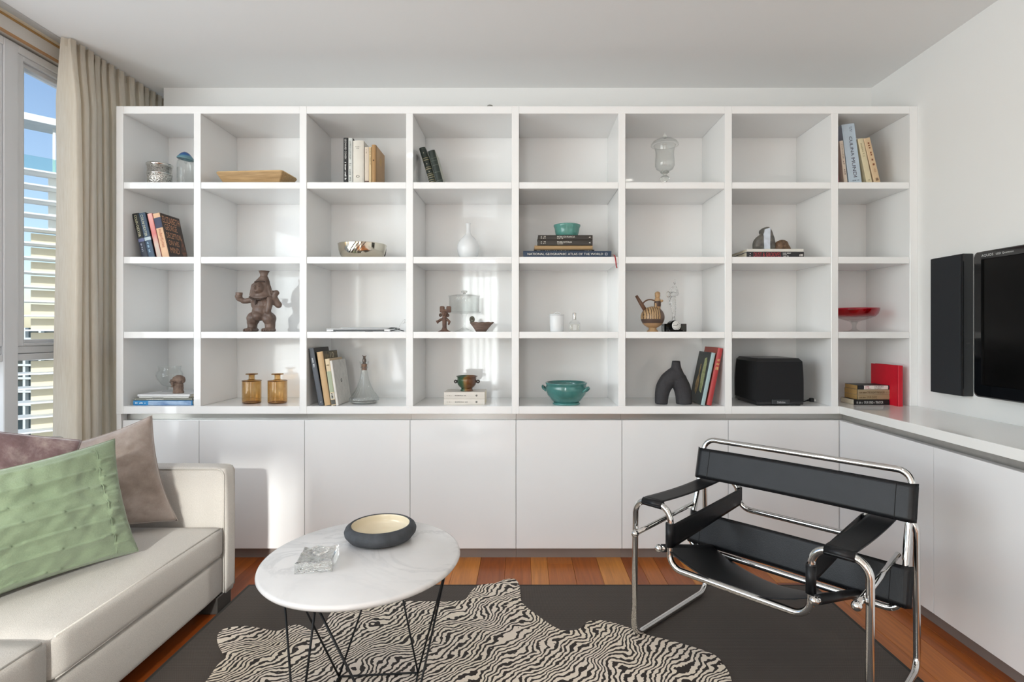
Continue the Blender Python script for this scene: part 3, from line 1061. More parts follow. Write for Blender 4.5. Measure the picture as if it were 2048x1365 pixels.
GREEN = green_mat()
SEATZ = 0.385
def lean(p, dx, dy, z): return (p[0] + dx, p[1] + dy, z)
gBR, gBL = (-1.398, 2.00, SEATZ + 0.012), (-1.64, 1.50, SEATZ + 0.012)
pillow('throw_pillow', 'sage green pleated throw pillow at the front of the sofa', gBL, gBR, (-1.492, 2.01, 0.803), (-1.75, 1.53, 0.755), 0.075, GREEN, 1, 0.075, 0.010,
       pm('sage_seam', '#7f966f', 0.9), seam=0.86)
TAU = velvet('taupe_velvet', '#8f8077', '#a8998f', '#bdb1aa')
MAU = velvet('mauve_velvet', '#6d5452', '#93787a', '#cdbab4')
pillow('throw_pillow', 'taupe velvet cushion leaning into the sofa corner by the arm', (-1.90, 2.02, SEATZ + 0.012), (-1.452, 2.315, SEATZ + 0.012),
       (-1.535, 2.275, 0.848), (-1.87, 2.06, 0.735), 0.075, TAU, 2, 0.10)
pillow('throw_pillow', 'mauve velvet cushion behind the green throw pillow', (-1.80, 1.38, SEATZ + 0.012), (-1.64, 1.86, SEATZ + 0.02),
       (-1.66, 2.07, 0.785), (-1.90, 1.56, 0.965), 0.07, MAU, 3, 0.02)

# ------------------------------------------------------------------ marble coffee table
def marble():
    m, nt, out = nodes('white_marble')
    p = nt.nodes.new('ShaderNodeBsdfPrincipled')
    mp = coords(nt)
    n1 = noise_tex(nt, mp, 2.6, 8, 0.6, 1.6)
    v = ramp(nt, [(0.45, (1, 1, 1, 1)), (0.495, (0.66, 0.67, 0.68, 1)), (0.525, (1, 1, 1, 1))])
    nt.links.new(n1.outputs[0], v.inputs[0])
    n2 = noise_tex(nt, mp, 3.5, 5)
    c = ramp(nt, [(0.3, hexc('#dddbd9')), (0.7, hexc('#efedea'))])
    nt.links.new(n2.outputs[0], c.inputs[0])
    mx = nt.nodes.new('ShaderNodeMixRGB'); mx.blend_type = 'MULTIPLY'
    n3 = noise_tex(nt, mp, 1.7, 2)
    msk = ramp(nt, [(0.45, (0.1, 0.1, 0.1, 1)), (0.62, (0.9, 0.9, 0.9, 1))])
    nt.links.new(n3.outputs[0], msk.inputs[0]); nt.links.new(msk.outputs[0], mx.inputs[0])
    nt.links.new(c.outputs[0], mx.inputs[1]); nt.links.new(v.outputs[0], mx.inputs[2])
    nt.links.new(mx.outputs[0], p.inputs['Base Color'])
    p.inputs['Roughness'].default_value = 0.22
    nt.links.new(p.outputs[0], out.inputs[0])
    return m
TZ = 0.47
TCX, TCY, TRX, TRY = -0.519, 1.787, 0.3125, 0.337
FL = 0.0125
t = thing('coffee_table', 'oval white marble coffee table on a black wire base', 'table', (TCX, TCY, FL))
prof = [(0, 0.0), (0.955, 0.0), (0.985, 0.003), (1.0, 0.010), (0.992, 0.017), (0.972, 0.020), (0, 0.0202)]
obj('table_top', MB().lathe(prof, 96, (TCX, TCY, TZ - 0.020), TRX, TRY), marble(), t, world=True)
NB = [(-0.628, 1.878), (-0.363, 1.900), (-0.325, 1.464), (-0.628, 1.524)]
TT = [(-0.785, 1.79), (-0.509, 2.085), (-0.245, 1.79), (-0.571, 1.515)]
zb, zt = FL + 0.004, TZ - 0.024
NB = [(a, b, zb) for a, b in NB]; TT = [(a, b, zt) for a, b in TT]
for i in range(4):
    obj('rod', MB().tube([NB[i], TT[i]], 0.0034, 8), BLACKM, t, world=True)
    obj('rod', MB().tube([NB[i], TT[(i + 1) % 4]], 0.0034, 8), BLACKM, t, world=True)
obj('bottom_ring', MB().tube(fillet(NB, 0.01, 3, True), 0.0034, 8, closed=True), BLACKM, t, world=True)
obj('top_ring', MB().tube(fillet(TT, 0.06, 6, True), 0.0034, 8, closed=True), BLACKM, t, world=True)

t = thing('bowl', 'low charcoal stone bowl with a cream glazed inside on the marble table', 'bowl', (-0.498, 1.925, TZ))
bs = 1.0
obj('shell', MB().lathe([(0, 0), (0.088, 0.0), (0.108, 0.008), (0.121, 0.024), (0.123, 0.034), (0.118, 0.046), (0.108, 0.0535), (0.102, 0.055), (0.099, 0.053)], 56),
    pm('charcoal_stone', '#45484c', 0.75, var=0.3, vscale=30, bump=0.25, bscale=160), t)
obj('glaze', MB().lathe([(0.0995, 0.0525), (0.097, 0.046), (0.098, 0.036), (0.092, 0.022), (0.06, 0.014), (0, 0.013)], 56),
    pm('cream_glaze', '#e9dcc0', 0.2, var=0.06, vscale=10), t)

# clear glass slab
def P2(a): return Vector(a)
gb = thing('glass_block', 'clear rough-cast glass block on the marble table', 'ornament', (-0.64, 1.715, TZ), Matrix.Rotation(math.radians(9), 3, 'Z'))
def gtop(u, v):
    x, y = -0.053 + 0.106 * u, -0.063 + 0.126 * v
    e = min(u, 1 - u, v, 1 - v)
    z = 0.034 + 0.006 * mnoise.noise(Vector((u * 4, v * 4, 1.3))) - 0.010 * max(0, 1 - ((u - 0.5) ** 2 + (v - 0.55) ** 2) * 12)
    return (x, y, z - (0.003 if e < 0.02 else 0))
mb = MB().grid(gtop, 20, 20)
n = 21
ring = [i for i in range(n)] + [i * n + n - 1 for i in range(1, n)] + [n * n - 1 - i for i in range(1, n)] + [(n - 1 - i) * n for i in range(1, n - 1)]
st = len(mb.v)
for i in ring:
    q = mb.v[i]
    mb.v.append(Vector((q.x * 1.02, q.y * 1.02, 0.0005)))
L_ = len(ring)
for k in range(L_):
    mb.f.append((ring[k], st + k, st + (k + 1) % L_, ring[(k + 1) % L_])); mb.sm.append(False)
mb.f.append(tuple(st + k for k in range(L_))); mb.sm.append(False)
obj('slab', mb, solid_glass('cast_glass', (0.96, 0.98, 0.97, 1), 0.03, 0.5, 55), gb)

# ------------------------------------------------------------------ tubular steel lounge chair
O = Vector((0.428, 2.122, 0)); U = Vector((0.681, -0.732, 0)).normalized(); V_ = Vector((0.732, 0.681, 0)).normalized()
def C(u, v, z): return O + U * u + V_ * v + Vector((0, 0, z))
W = 0.795; DP = 0.548; AH = 0.548; UI = 0.155; RT = 0.0115
t = thing('lounge_chair', 'chrome tubular lounge chair with black leather straps', 'chair', C(W / 2, DP / 2, 0), Matrix((U, V_, Vector((0, 0, 1)))).transposed())
def K(nm, mb, mt=CHROME, par=None): return obj(nm, mb, mt, par or t, world=True)
zf = 0.010 + RT
def arch(v, zbar, lean_):
    pts = [C(0, v, zf), C(0.0, v + lean_, AH), C(UI, v + lean_, AH), C(UI, v, zbar), C(W - UI, v, zbar), C(W - UI, v + lean_, AH), C(W, v + lean_, AH), C(W, v, zf)]
    return pts
r4 = [0, 0.055, 0.055, 0.055, 0.055, 0.055, 0.055, 0]
front = arch(0, 0.335, 0.012)
rear = arch(DP, 0.432, -0.012)
# one long bent tube: front arch, right runner, rear arch, left runner
loop = front + list(reversed(rear))
K('base_frame', MB().tube(fillet(loop, 0.05, 7, True), RT, 12, closed=True))
# back frame: closed loop leaning back
UB0, UB1 = 0.022, W - 0.006 + 0.01
back = [C(UB0, 0.36, 0.285), C(UB0 + 0.018, 0.472, 0.722), C(UB1, 0.472, 0.722), C(UB1 - 0.008, 0.36, 0.285)]
K('back_frame', MB().tube(fillet(back, 0.045, 7, True), RT, 12, closed=True))
# side rails from the front legs to the back frame, ball ends
for u_ in (0.024, W - 0.024):
    sgn = 1 if u_ < 0.4 else -1
    rl = K('side_rail', MB().tube([C(u_, -0.022, 0.428), C(u_, 0.405, 0.452)], RT * 0.82, 12))
    K('ball_cap', MB().ellipsoid(C(u_, -0.026, 0.428), (0.0145,) * 3, 14, 10), CHROME, rl)
for u_ in (UI - 0.022, W - UI + 0.022):
    sr = K('seat_rail', MB().tube([C(u_, -0.03, 0.405), C(u_, 0.37, 0.297)], RT * 0.9, 12))
    K('ball_cap', MB().ellipsoid(C(u_, -0.034, 0.406), (0.0145,) * 3, 14, 10), CHROME, sr)
    K('rail_sleeve', MB().tube([C(u_, -0.008, 0.3995), C(u_, 0.355, 0.301)], RT * 0.9 + 0.0045, 12), LEATHER, sr)
# leather
def strap(fn, nu, nv, th=0.0032):
    """leather sheet with thickness"""
    mb = MB()
    top = [[Vector(fn(i / nu, j / nv)) for i in range(nu + 1)] for j in range(nv + 1)]
    def nrm(i, j):
        a = top[j][min(i + 1, nu)] - top[j][max(i - 1, 0)]
        b = top[min(j + 1, nv)][i] - top[max(j - 1, 0)][i]
        return a.cross(b).normalized()
    V = [top[j][i] + nrm(i, j) * th / 2 for j in range(nv + 1) for i in range(nu + 1)]
    V += [top[j][i] - nrm(i, j) * th / 2 for j in range(nv + 1) for i in range(nu + 1)]
    w, q = nu + 1, (nu + 1) * (nv + 1)
    Fc, sm = [], []
    for j in range(nv):
        for i in range(nu):
            a = j * w + i
            Fc.append((a, a + 1, a + 1 + w, a + w)); Fc.append((q + a, q + a + w, q + a + 1 + w, q + a + 1))
    edge = [(i, i + 1) for i in range(nu)] + [(j * w + nu, (j + 1) * w + nu) for j in range(nv)] + [(nv * w + i + 1, nv * w + i) for i in range(nu)] + [((j + 1) * w, j * w) for j in range(nv)]
    for a, b in edge:
        Fc.append((a, a + q, b + q, b))
    mb.add(V, Fc, True)
    return mb
def bp(u, z):
    """point on the leaning back plane"""
    k = (z - 0.285) / (0.722 - 0.285)
    return C(u, 0.36 + 0.112 * k, z)
nb = V_ * -1
def band(z0, z1, nm, lab, bulge):
    def fr(a, b):
        u = UB0 - 0.008 + (UB1 - UB0 + 0.026) * a
        z = z0 + (z1 - z0) * b
        f = -0.0155 + bulge * math.sin(PI * a) + 0.0
        e = max(0, 1 - min(a, 1 - a) * 60)
        return bp(u, z) + V_ * (f + 0.0155 * e)
    o = K(nm, strap(fr, 60, 8), LEATHER)
    o['label'] = lab
    def bk(a, b):
        u = UB0 - 0.008 + 0.13 * a
        return bp(u, z0 + 0.012 + (z1 - z0 - 0.024) * b) + V_ * (0.0145 * min(1, a * 12))
    def bk2(a, b):
        u = UB1 + 0.018 - 0.13 * a
        return bp(u, z0 + 0.012 + (z1 - z0 - 0.024) * b) + V_ * (0.0145 * min(1, a * 12))
    K('strap_return', strap(bk, 14, 6), LEATHER, o)
    K('strap_return', strap(bk2, 14, 6), LEATHER, o)
    ST = pm('dark_stitching', '#0c0c0d', 0.7)
    for a in (0.075, 0.925):
        K('stitching', MB().tube([fr(a, 0.02 + 0.96 * i / 12) + nb * 0.002 for i in range(13)], 0.0012, 5), ST, o)
    for b in (0.035, 0.965):
        mbx = MB()
        for i in range(90):
            a = 0.012 + 0.976 * i / 90
            mbx.tube([fr(a, b) + nb * 0.0022, fr(a + 0.006, b) + nb * 0.0022], 0.0009, 4)
        K('stitching', mbx, ST, o)
    return o
band(0.562, 0.686, 'upper_back_strap', 'wide black leather back strap', 0.014)
band(0.302, 0.428, 'lower_back_strap', 'lower black leather back strap', 0.010)
def seat(a, b):
    u0, u1 = UI - 0.022, W - UI + 0.022
    u = u0 + (u1 - u0) * a
    v = -0.006 + 0.362 * b
    zr = 0.405 - 0.108 * ((v + 0.03) / 0.40)
    s = math.sin(PI * a)
    return C(u, v, zr + 0.013 * (1 - s) - 0.062 * s ** 0.8)
K('seat_sling', strap(seat, 40, 20), LEATHER)
for sd_ in (0, 1):
    ua, ub = (0.036, UI - 0.036) if sd_ == 0 else (W - UI + 0.036, W - 0.036)
    def arm(a, b):
        u = ua + (ub - ua) * a
        v = 0.012 - 0.016 + (DP - 0.024 + 0.032) * b
        e = max(0, 1 - min(b, 1 - b) * 26)
        return C(u, v, AH + RT + 0.003 - 0.010 * math.sin(PI * b) - 0.020 * e)
    ao = K('arm_strap', strap(arm, 8, 60), LEATHER)
    for vv0 in (0.012, DP - 0.012):
        K('strap_loop', MB().tube([C(ua, vv0, AH), C(ub, vv0, AH)], RT + 0.0035, 14), LEATHER, ao)
    ui = UI if sd_ == 0 else W - UI
    so = 1 if sd_ == 0 else -1
    def inner(a, b):
        v = -0.010 + (DP + 0.02) * a
        z0 = 0.408 + 0.045 * a
        z1 = 0.492 + 0.030 * a
        e = max(0, 1 - min(a, 1 - a) * 30)
        return C(ui + so * (0.0145 * (1 - e)), v, z0 + (z1 - z0) * b)
    io = K('side_strap', strap(inner, 50, 6), LEATHER)
    for vv0, za, zb_ in ((0.004, 0.408, 0.494), (DP - 0.004, 0.452, 0.522)):
        K('strap_loop', MB().tube([C(ui, vv0, za), C(ui, vv0, zb_)], RT + 0.0035, 14), LEATHER, io)

# ------------------------------------------------------------------ television and wall speaker
GLOSSB = pm('gloss_black_plastic', '#0d0f12', 0.08, var=0.05, coat=0.4)
GRILLE = pm('charcoal_grille_cloth', '#23262a', 0.85, var=0.12, vscale=200, bump=0.2, bscale=500)
SCREEN = pm('black_screen', '#030303', 0.25, var=0.0, spec=0.25)
XT = 1.962
TY0, TY1, TZ0, TZ1 = 1.30, 2.398, 0.913, 1.537
tv = thing('television', 'flat black television mounted on the right wall', 'television', (XT, (TY0 + TY1) / 2, TZ0))
def yz_round(y0, y1, z0, z1, r, n=6):
    P = []
    for cy, cz, a0 in ((y1 - r, z1 - r, 0), (y0 + r, z1 - r, 90), (y0 + r, z0 + r, 180), (y1 - r, z0 + r, 270)):
        for k in range(n + 1):
            a = math.radians(a0 + 90 * k / n)
            P.append((cy + r * math.cos(a), cz + r * math.sin(a)))
    return P
obj('housing', MB().prism(yz_round(TY0 + 0.01, TY1 - 0.008, TZ0 + 0.01, TZ1 - 0.01, 0.02), 'x', XT + 0.02, XT + 0.07), GLOSSB, tv, world=True)
fo, fi = yz_round(TY0, TY1, TZ0, TZ1, 0.022), yz_round(TY0 + 0.04, TY1 - 0.04, TZ0 + 0.052, TZ1 - 0.034, 0.004)
mb = MB()
n = len(fo)
V = [(XT + 0.004, a, b) for a, b in fo] + [(XT, TY0 + (a - TY0) * 0.985 + 0.008, TZ0 + (b - TZ0) * 0.985 + 0.005) for a, b in fo] + [(XT + 0.001, a, b) for a, b in fi] + [(XT + 0.022, a, b) for a, b in fo] + [(XT + 0.012, a, b) for a, b in fi]
Fc = []
for k in range(n):
    j = (k + 1) % n
    Fc += [(k, j, n + j, n + k), (n + k, n + j, 2 * n + j, 2 * n + k), (3 * n + k, 3 * n + j, j, k), (2 * n + k, 2 * n + j, 4 * n + j, 4 * n + k)]
mb.add(V, Fc)
obj('bezel', mb, GLOSSB, tv, world=True)
obj('screen', MB().box(XT + 0.008, XT + 0.02, TY0 + 0.038, TY1 - 0.038, TZ0 + 0.05, TZ1 - 0.032), SCREEN, tv, world=True)
obj('wall_bracket', MB().rbox(XT + 0.07, XR - 0.001, 1.65, 2.05, 1.05, 1.40, 0.004), BLACKM, tv, world=True)
inv = MW[tv.name].inverted()
def tvtxt(s, y0, y1, z0, z1):
    o_ = inv @ Vector((XT - 0.0012, y0, z0))
    lettering(tv, s, o_, (0, y1 - y0, 0), (0, 0, z1 - z0), ink('#d8dad8'), 'maker_lettering')
tvtxt('AQUOS', TY1 - 0.045, TY1 - 0.105, TZ1 - 0.0255, TZ1 - 0.0135)
tvtxt('LED Quattron', TY1 - 0.118, TY1 - 0.20, TZ1 - 0.0245, TZ1 - 0.0155)
sp = thing('wall_speaker', 'tall charcoal loudspeaker hung on the wall beside the television', 'speaker', (2.03, 2.60, 0.897))
obj('cabinet', MB().rbox(2.006, XR - 0.002, 2.508, 2.697, 0.897, 1.551, 0.004, 2), GLOSSB, sp, world=True)
obj('grille', MB().rbox(1.996, 2.007, 2.513, 2.695, 0.900, 1.548, 0.003, 2), GRILLE, sp, world=True)

# ------------------------------------------------------------------ books
def book(label, px, Y, z, H, D, t, cover, roll=0.0, yaw=0.0, flat=False, spine=None, pages=None, texts=(), bands=(), group=None, paper=False, rnd=0.0, board=None):
    """px: left edge of the spine at shelf level (flat: left end). Spine faces the room. roll in degrees (+ leans right)."""
    a = math.radians(roll)
    if flat:
        R = Matrix.Rotation(math.radians(yaw), 3, 'Z') @ Matrix.Rotation(-PI / 2, 3, 'Y')
        loc = Vector((wx(px, Y), Y, z)) + Matrix.Rotation(math.radians(yaw), 3, 'Z') @ Vector((H, 0, 0))
    else:
        R = Matrix.Rotation(math.radians(yaw), 3, 'Z') @ Matrix.Rotation(a, 3, 'Y')
        loc = Vector((wx(px, Y), Y, z + max(0, t * math.sin(a))))
    b = thing('book', label, 'book', loc, R, group)
    cm = pm('cover_' + cover.lstrip('#'), cover, 0.45, var=0.06, vscale=20)
    sm_ = pm('cover_' + spine.lstrip('#'), spine, 0.45, var=0.06, vscale=20) if spine else cm
    bm_ = pm('cover_' + board.lstrip('#'), board, 0.6, var=0.12, vscale=40) if board else cm
    c = 0.0008 if paper else 0.0022
    m = 0.0 if paper else 0.003
    obj('pages', MB().box(c, t - c, 0.004, D - m - 0.0005, m, H - m), pages or PAGES, b)
    cv = MB()
    cv.rbox(0, c, 0.002, D, 0, H, c * 0.3)
    cv.rbox(t - c, t, 0.002, D, 0, H, c * 0.3)
    obj('cover', cv, bm_, b)
    sp_ = MB()
    prof = []
    n = 8
    for k in range(n + 1):
        u = k / n
        prof.append((t * u, 0.003 - (0.003 + rnd) * math.sin(PI * u) ** (0.35 if rnd == 0 else 0.6)))
    prof += [(t, 0.008), (0, 0.008)]
    sp_.prism(prof, 'z', 0, H)
    so = obj('spine', sp_, sm_, b)
    ys = -rnd - 0.0006
    for (z0, z1, col) in bands:
        q = [(x_ , y_ - 0.0004) for x_, y_ in prof[:n + 1]] + [(t, 0.008), (0, 0.008)]
        obj('spine_band', MB().prism(q, 'z', H * (1 - z1), H * (1 - z0)), ink(col), b)
    for tx in texts:
        s, a0, a1, c0, c1, col = tx[:6]
        if len(tx) > 6 and tx[6] == 'across':
            lettering(b, s, (t * c0, ys - 0.0006, H * (1 - a1)), (t * (c1 - c0), 0, 0), (0, 0, H * (a1 - a0)), ink(col))
        else:
            lettering(b, s, (t * c0, ys - 0.0006, H * (1 - a0)), (0, 0, -H * (a1 - a0)), (t * (c1 - c0), 0, 0), ink(col))
    return b

def cover_text(b, s, t, y0, y1, z0, z1, col, left=False):
    if left:
        lettering(b, s, (-0.0008, y1, z0), (0, y0 - y1, 0), (0, 0, z1 - z0), ink(col))
    else:
        lettering(b, s, (t + 0.0008, y0, z0), (0, y1 - y0, 0), (0, 0, z1 - z0), ink(col))

def ppm(Y): return Y / F

# --- row 1, third cell: upright books
G = 'upright books on the top shelf left of centre'
z = ROW[0]; Y = 2.95
book('thin black book with white spine lettering, first of the upright row', 686.8, Y, z, 0.2606, 0.19, 0.0247, '#1c1d1f', texts=[('LEONARD COHEN', 0.03, 0.44, 0.3, 0.65, '#e8e8e4'), ('~15', 0.50, 0.88, 0.3, 0.65, '#e8e8e4'), ('~2', 0.92, 0.96, 0.3, 0.7, '#e8e8e4')], group=G)
book('slim pale grey book with a black cover in the upright row', 696.1, Y, z, 0.2595, 0.19, 0.0252, '#2a2a2a', spine='#d6d8d3', texts=[('~16', 0.06, 0.45, 0.3, 0.6, '#8e938e'), ('~3', 0.53, 0.58, 0.25, 0.7, '#6f746f'), ('~9', 0.62, 0.9, 0.3, 0.6, '#8e938e'), ('~1', 0.92, 0.94, 0.25, 0.6, '#444444')], group=G)
b3 = book('thick cream book with a small oval emblem on its spine', 705.8, Y, z, 0.2447, 0.18, 0.0585, '#e2ddd2', rnd=0.003, texts=[('~8', 0.13, 0.145, 0.25, 0.7, '#8f8a80', 'across'), ('~4', 0.165, 0.18, 0.35, 0.6, '#8f8a80', 'across')], group=G)
obj('emblem', MB().lathe([(0.006, 0), (0.0095, 0.0006), (0.0095, -0.0006)], 20, closed=True).xf(Matrix.Translation((0.027, -0.0042, 0.052)) @ Matrix.Rotation(PI / 2, 4, 'X') @ Matrix.Scale(0.75, 4, (0, 1, 0))), ink('#a8a49a'), b3)
b4 = book('pinkish cream paperback with a dark square mark at the spine foot', 729.0, Y, z, 0.211, 0.17, 0.0235, '#d9cbb9', paper=True, bands=[(0.86, 0.945, '#5c4238')], texts=[('~7', 0.06, 0.17, 0.3, 0.55, '#a59482')], group=G)
book('narrow pale yellow paperback beside the wooden-looking book', 738.0, Y, z, 0.212, 0.17, 0.0122, '#ddc79d', paper=True, texts=[('~12', 0.04, 0.46, 0.35, 0.7, '#a58a5d')], group=G)
b6 = book('tan leather-bound book with worn cover at the end of the upright row', 743.2, Y, z, 0.2225, 0.185, 0.0235, '#b08a5c', rnd=0.004, pages=PAGES_T, group=G)
obj('knot', MB().lathe([(0, -0.0006), (0.004, 0)], 14).xf(Matrix.Translation((0.0115, -0.0045, 0.138)) @ Matrix.Rotation(PI / 2, 4, 'X')), ink('#4d3016'), b6)
obj('label_patch', MB().box(0.0232, 0.0241, 0.075, 0.115, 0.135, 0.175), pm('faded_patch', '#c4a271', 0.7), b6)

# --- row 1, fourth cell: two dark green leather volumes
for (lab, px, roll, H, t, bands, dots) in (
        ('dark green leather volume with gilt bands and dots, leaning leftmost', 861.0, -17, 0.212, 0.0335,
         [(0.03, 0.042, '#3f4a40'), (0.28, 0.29, '#a59d78'), (0.33, 0.345, '#a59d78'), (0.52, 0.53, '#a59d78'), (0.565, 0.58, '#b5ab84'), (0.69, 0.70, '#b5ab84'), (0.735, 0.75, '#b5ab84'), (0.79, 0.80, '#b5ab84'), (0.85, 0.86, '#b5ab84'), (0.9, 0.91, '#b5ab84'), (0.94, 0.955, '#b5ab84')], (0.15, 0.44, 0.64)),
        ('dark green leather volume with faint bands and pale boards, leaning second', 874.2, -15, 0.193, 0.0385,
         [(0.22, 0.228, '#5d6a5c'), (0.29, 0.30, '#5d6a5c'), (0.42, 0.43, '#667062'), (0.62, 0.63, '#667062'), (0.86, 0.87, '#667062')], ())):
    b = book(lab, px, 2.95, ROW[0], H, 0.15, t, '#25302a', roll=roll, rnd=0.006, board='#b9bbb0' if 'faint' in lab else None, bands=bands, group='green leather volumes on the top shelf')
    for d in dots:
        obj('gilt_dot', MB().ellipsoid((t * 0.5, -0.0064, H * (1 - d)), (0.0024, 0.001, 0.0024), 8, 6), ink('#d9d2b8'), b)

# --- row 1, last cell
G = 'tall books on the top shelf at the right wall'
Y = 2.93; z = ROW[0]
book('tall pink book with a dark blue top band, half hidden by the divider', 1671.0, Y, z, 0.318, 0.16, 0.022, '#a05667', roll=-5.5, bands=[(0.0, 0.36, '#3e5560')], texts=[('~6', 0.5, 0.8, 0.3, 0.7, '#5c2a38')], group=G)
book('cream cookery book with widely spaced spine capitals', 1689.0, Y, z, 0.238, 0.17, 0.0195, '#e3d3c2', roll=-6.3, texts=[('FORTUNE', 0.08, 0.40, 0.35, 0.6, '#7a6a5e'), ('~7', 0.46, 0.78, 0.35, 0.6, '#7a6a5e')], group=G)
book('thick pale blue book with big dark spine lettering on the top shelf', 1698.8, Y, z, 0.3255, 0.21, 0.0690, '#c3d3e0', roll=-7.3, texts=[('CULINA', 0.21, 0.53, 0.42, 0.66, '#3c3f52'), ('MUNDI', 0.56, 0.88, 0.40, 0.66, '#3a2f45'), ('~9', 0.05, 0.13, 0.56, 0.62, '#5b6476'), ('~8', 0.05, 0.14, 0.66, 0.72, '#5b6476'), ('~11', 0.925, 0.94, 0.28, 0.80, '#5b6476', 'across')], group=G)
book('cream hardback with faded olive spine title beside the blue book', 1734.6, Y, z, 0.252, 0.17, 0.0305, '#ddd0ac', roll=-11.7, pages=pm('greenish_pages', '#8d8a68', 0.9, var=0.1), texts=[('~6', 0.10, 0.30, 0.3, 0.55, '#a59a72'), ('~3', 0.32, 0.40, 0.35, 0.6, '#a59a72'), ('~2', 0.87, 0.91, 0.35, 0.6, '#6a6245')], group=G)
book('peach-toned cookbook with brown script title, rightmost of the row', 1749.6, Y, z, 0.2555, 0.17, 0.0345, '#dcc09a', roll=-13.3, texts=[('~10', 0.10, 0.60, 0.4, 0.75, '#8a4f30'), ('~5', 0.66, 0.74, 0.4, 0.7, '#c39a78'), ('~4', 0.86, 0.92, 0.35, 0.75, '#6d4a32')], group=G)

# --- row 2, first cell: novels
G = 'novels leaning in the second row by the window'
Y = 2.93; z = ROW[1]; rl = -12.7
book('black and navy novel with cream spine lettering, leftmost of four leaning novels', 283.6, Y, z, 0.2425, 0.16, 0.0345, '#2b3140', roll=rl, bands=[(0.0, 0.55, '#191d1c'), (0.57, 0.64, '#6d7499')], texts=[('COLIN DEXTER', 0.04, 0.53, 0.28, 0.66, '#e2dcb6'), ('~10', 0.68, 0.86, 0.3, 0.62, '#aeb4c4')], group=G)
book('slate blue novel with cream lettering, second of four leaning novels', 296.6, Y, z, 0.245, 0.16, 0.0365, '#40576e', roll=rl, board='#1f2126', bands=[(0.54, 0.61, '#c6d6dc')], texts=[('COLIN DEXTER', 0.04, 0.52, 0.25, 0.62, '#dfe0c4'), ('~11', 0.65, 0.88, 0.3, 0.6, '#9fc0d6')], group=G)
def grad_book():
    b = book('pink novel fading to grey at the foot, third of four', 313.6, Y, z, 0.2425, 0.16, 0.0265, '#cf6a66', roll=rl, spine='#e89a92', group=G)
    H = 0.2425
    for o in b.children:
        if o.name.startswith('spine'):
            m, nt, out = nodes('pink_fade')
            p = nt.nodes.new('ShaderNodeBsdfPrincipled'); tc = nt.nodes.new('ShaderNodeTexCoord'); sx = nt.nodes.new('ShaderNodeSeparateXYZ')
            nt.links.new(tc.outputs['Object'], sx.inputs[0])
            mr = nt.nodes.new('ShaderNodeMapRange'); mr.inputs['From Max'].default_value = H
            nt.links.new(sx.outputs['Z'], mr.inputs[0])
            r = ramp(nt, [(0.0, hexc('#c9bdb0')), (0.3, hexc('#d9c3b4')), (0.55, hexc('#e0807c')), (0.85, hexc('#f0a9a2')), (1.0, hexc('#f2bcb2'))])
            nt.links.new(mr.outputs[0], r.inputs[0]); nt.links.new(r.outputs[0], p.inputs['Base Color'])
            p.inputs['Roughness'].default_value = 0.4
            nt.links.new(p.outputs[0], out.inputs[0])
            o.data.materials[0] = m
grad_book()
tE, HE, DE = 0.0395, 0.2425, 0.168
b = book('dark brown hardback showing copper lettering on its cover, rightmost of four', 324.4, Y, z, HE, DE, tE, '#3a2c26', roll=rl, spine='#ecc19a', bands=[(0.10, 0.33, '#434a63')],
         texts=[('~14', 0.36, 0.78, 0.35, 0.75, '#c98a6a')], group=G)
CT = '#d99d78'
cover_text(b, 'ELIZABETH', tE, 0.012, 0.158, 0.192, 0.228, CT)
cover_text(b, 'GEORGE', tE, 0.018, 0.122, 0.152, 0.186, CT)
cover_text(b, 'DECEPTION', tE, 0.018, 0.142, 0.108, 0.140, CT)
cover_text(b, 'ON HIS', tE, 0.022, 0.110, 0.068, 0.098, CT)
cover_text(b, 'MIND', tE, 0.022, 0.100, 0.026, 0.058, CT)
fg = MB().prism([(0.128, 0.02), (0.160, 0.012), (0.162, 0.060), (0.150, 0.120), (0.138, 0.125), (0.132, 0.080), (0.118, 0.045)], 'x', tE - 0.0004, tE + 0.0006)
obj('cover_picture', fg, pm('cover_art_brown', '#8d5c45', 0.5, var=0.7, vscale=60, col2='#3b3531'), b)

# --- row 2, fifth cell: flat stack
G = 'flat stack under the small turquoise bowl'
z0 = ROW[1]
at = book('large navy atlas with red ribbon marker at the bottom of the flat stack', 1046.3, 2.870, z0, 0.4605, 0.315, 0.0310, '#24384f', flat=True,
     texts=[('NATIONAL GEOGRAPHIC', 0.05, 0.492, 0.30, 0.66, '#e6e4d8'), ('ATLAS OF THE WORLD', 0.507, 0.905, 0.30, 0.66, '#e6e4d8')], group=G)
q = [(0.928, 0.27, 0.954, 0.32), (0.928, 0.63, 0.954, 0.68), (0.928, 0.32, 0.934, 0.63), (0.948, 0.32, 0.954, 0.63)]
mb = MB()
for (a0, c0, a1, c1) in q:
    mb.box(0.031 * c0, 0.031 * c1, -0.0014, -0.0004, 0.4605 * (1 - a1), 0.4605 * (1 - a0))
obj('emblem', mb, ink('#c9ccd4'), at)
rb = [(wx(1222, 2.88), 2.90, z0 + 0.016), (wx(1226, 2.875), 2.872, z0 + 0.012), (wx(1229.5, 2.86), 2.8595, z0 + 0.003), (wx(1231.5, 2.857), 2.857, z0 - 0.02), (wx(1232.5, 2.857), 2.857, z0 - 0.045), (wx(1234, 2.857), 2.857, z0 - 0.060)]
rb = catmull(rb, 5, False)
mb = MB()
Vr, Fr = [], []
for p in rb:
    for (dx, dy) in ((-0.003, -0.0006), (0.003, -0.0006), (0.003, 0.0006), (-0.003, 0.0006)):
        Vr.append(p + Vector((dx, dy, 0)))
for i in range(len(rb) - 1):
    for k in range(4):
        Fr.append((i * 4 + k, i * 4 + (k + 1) % 4, i * 4 + 4 + (k + 1) % 4, i * 4 + 4 + k))
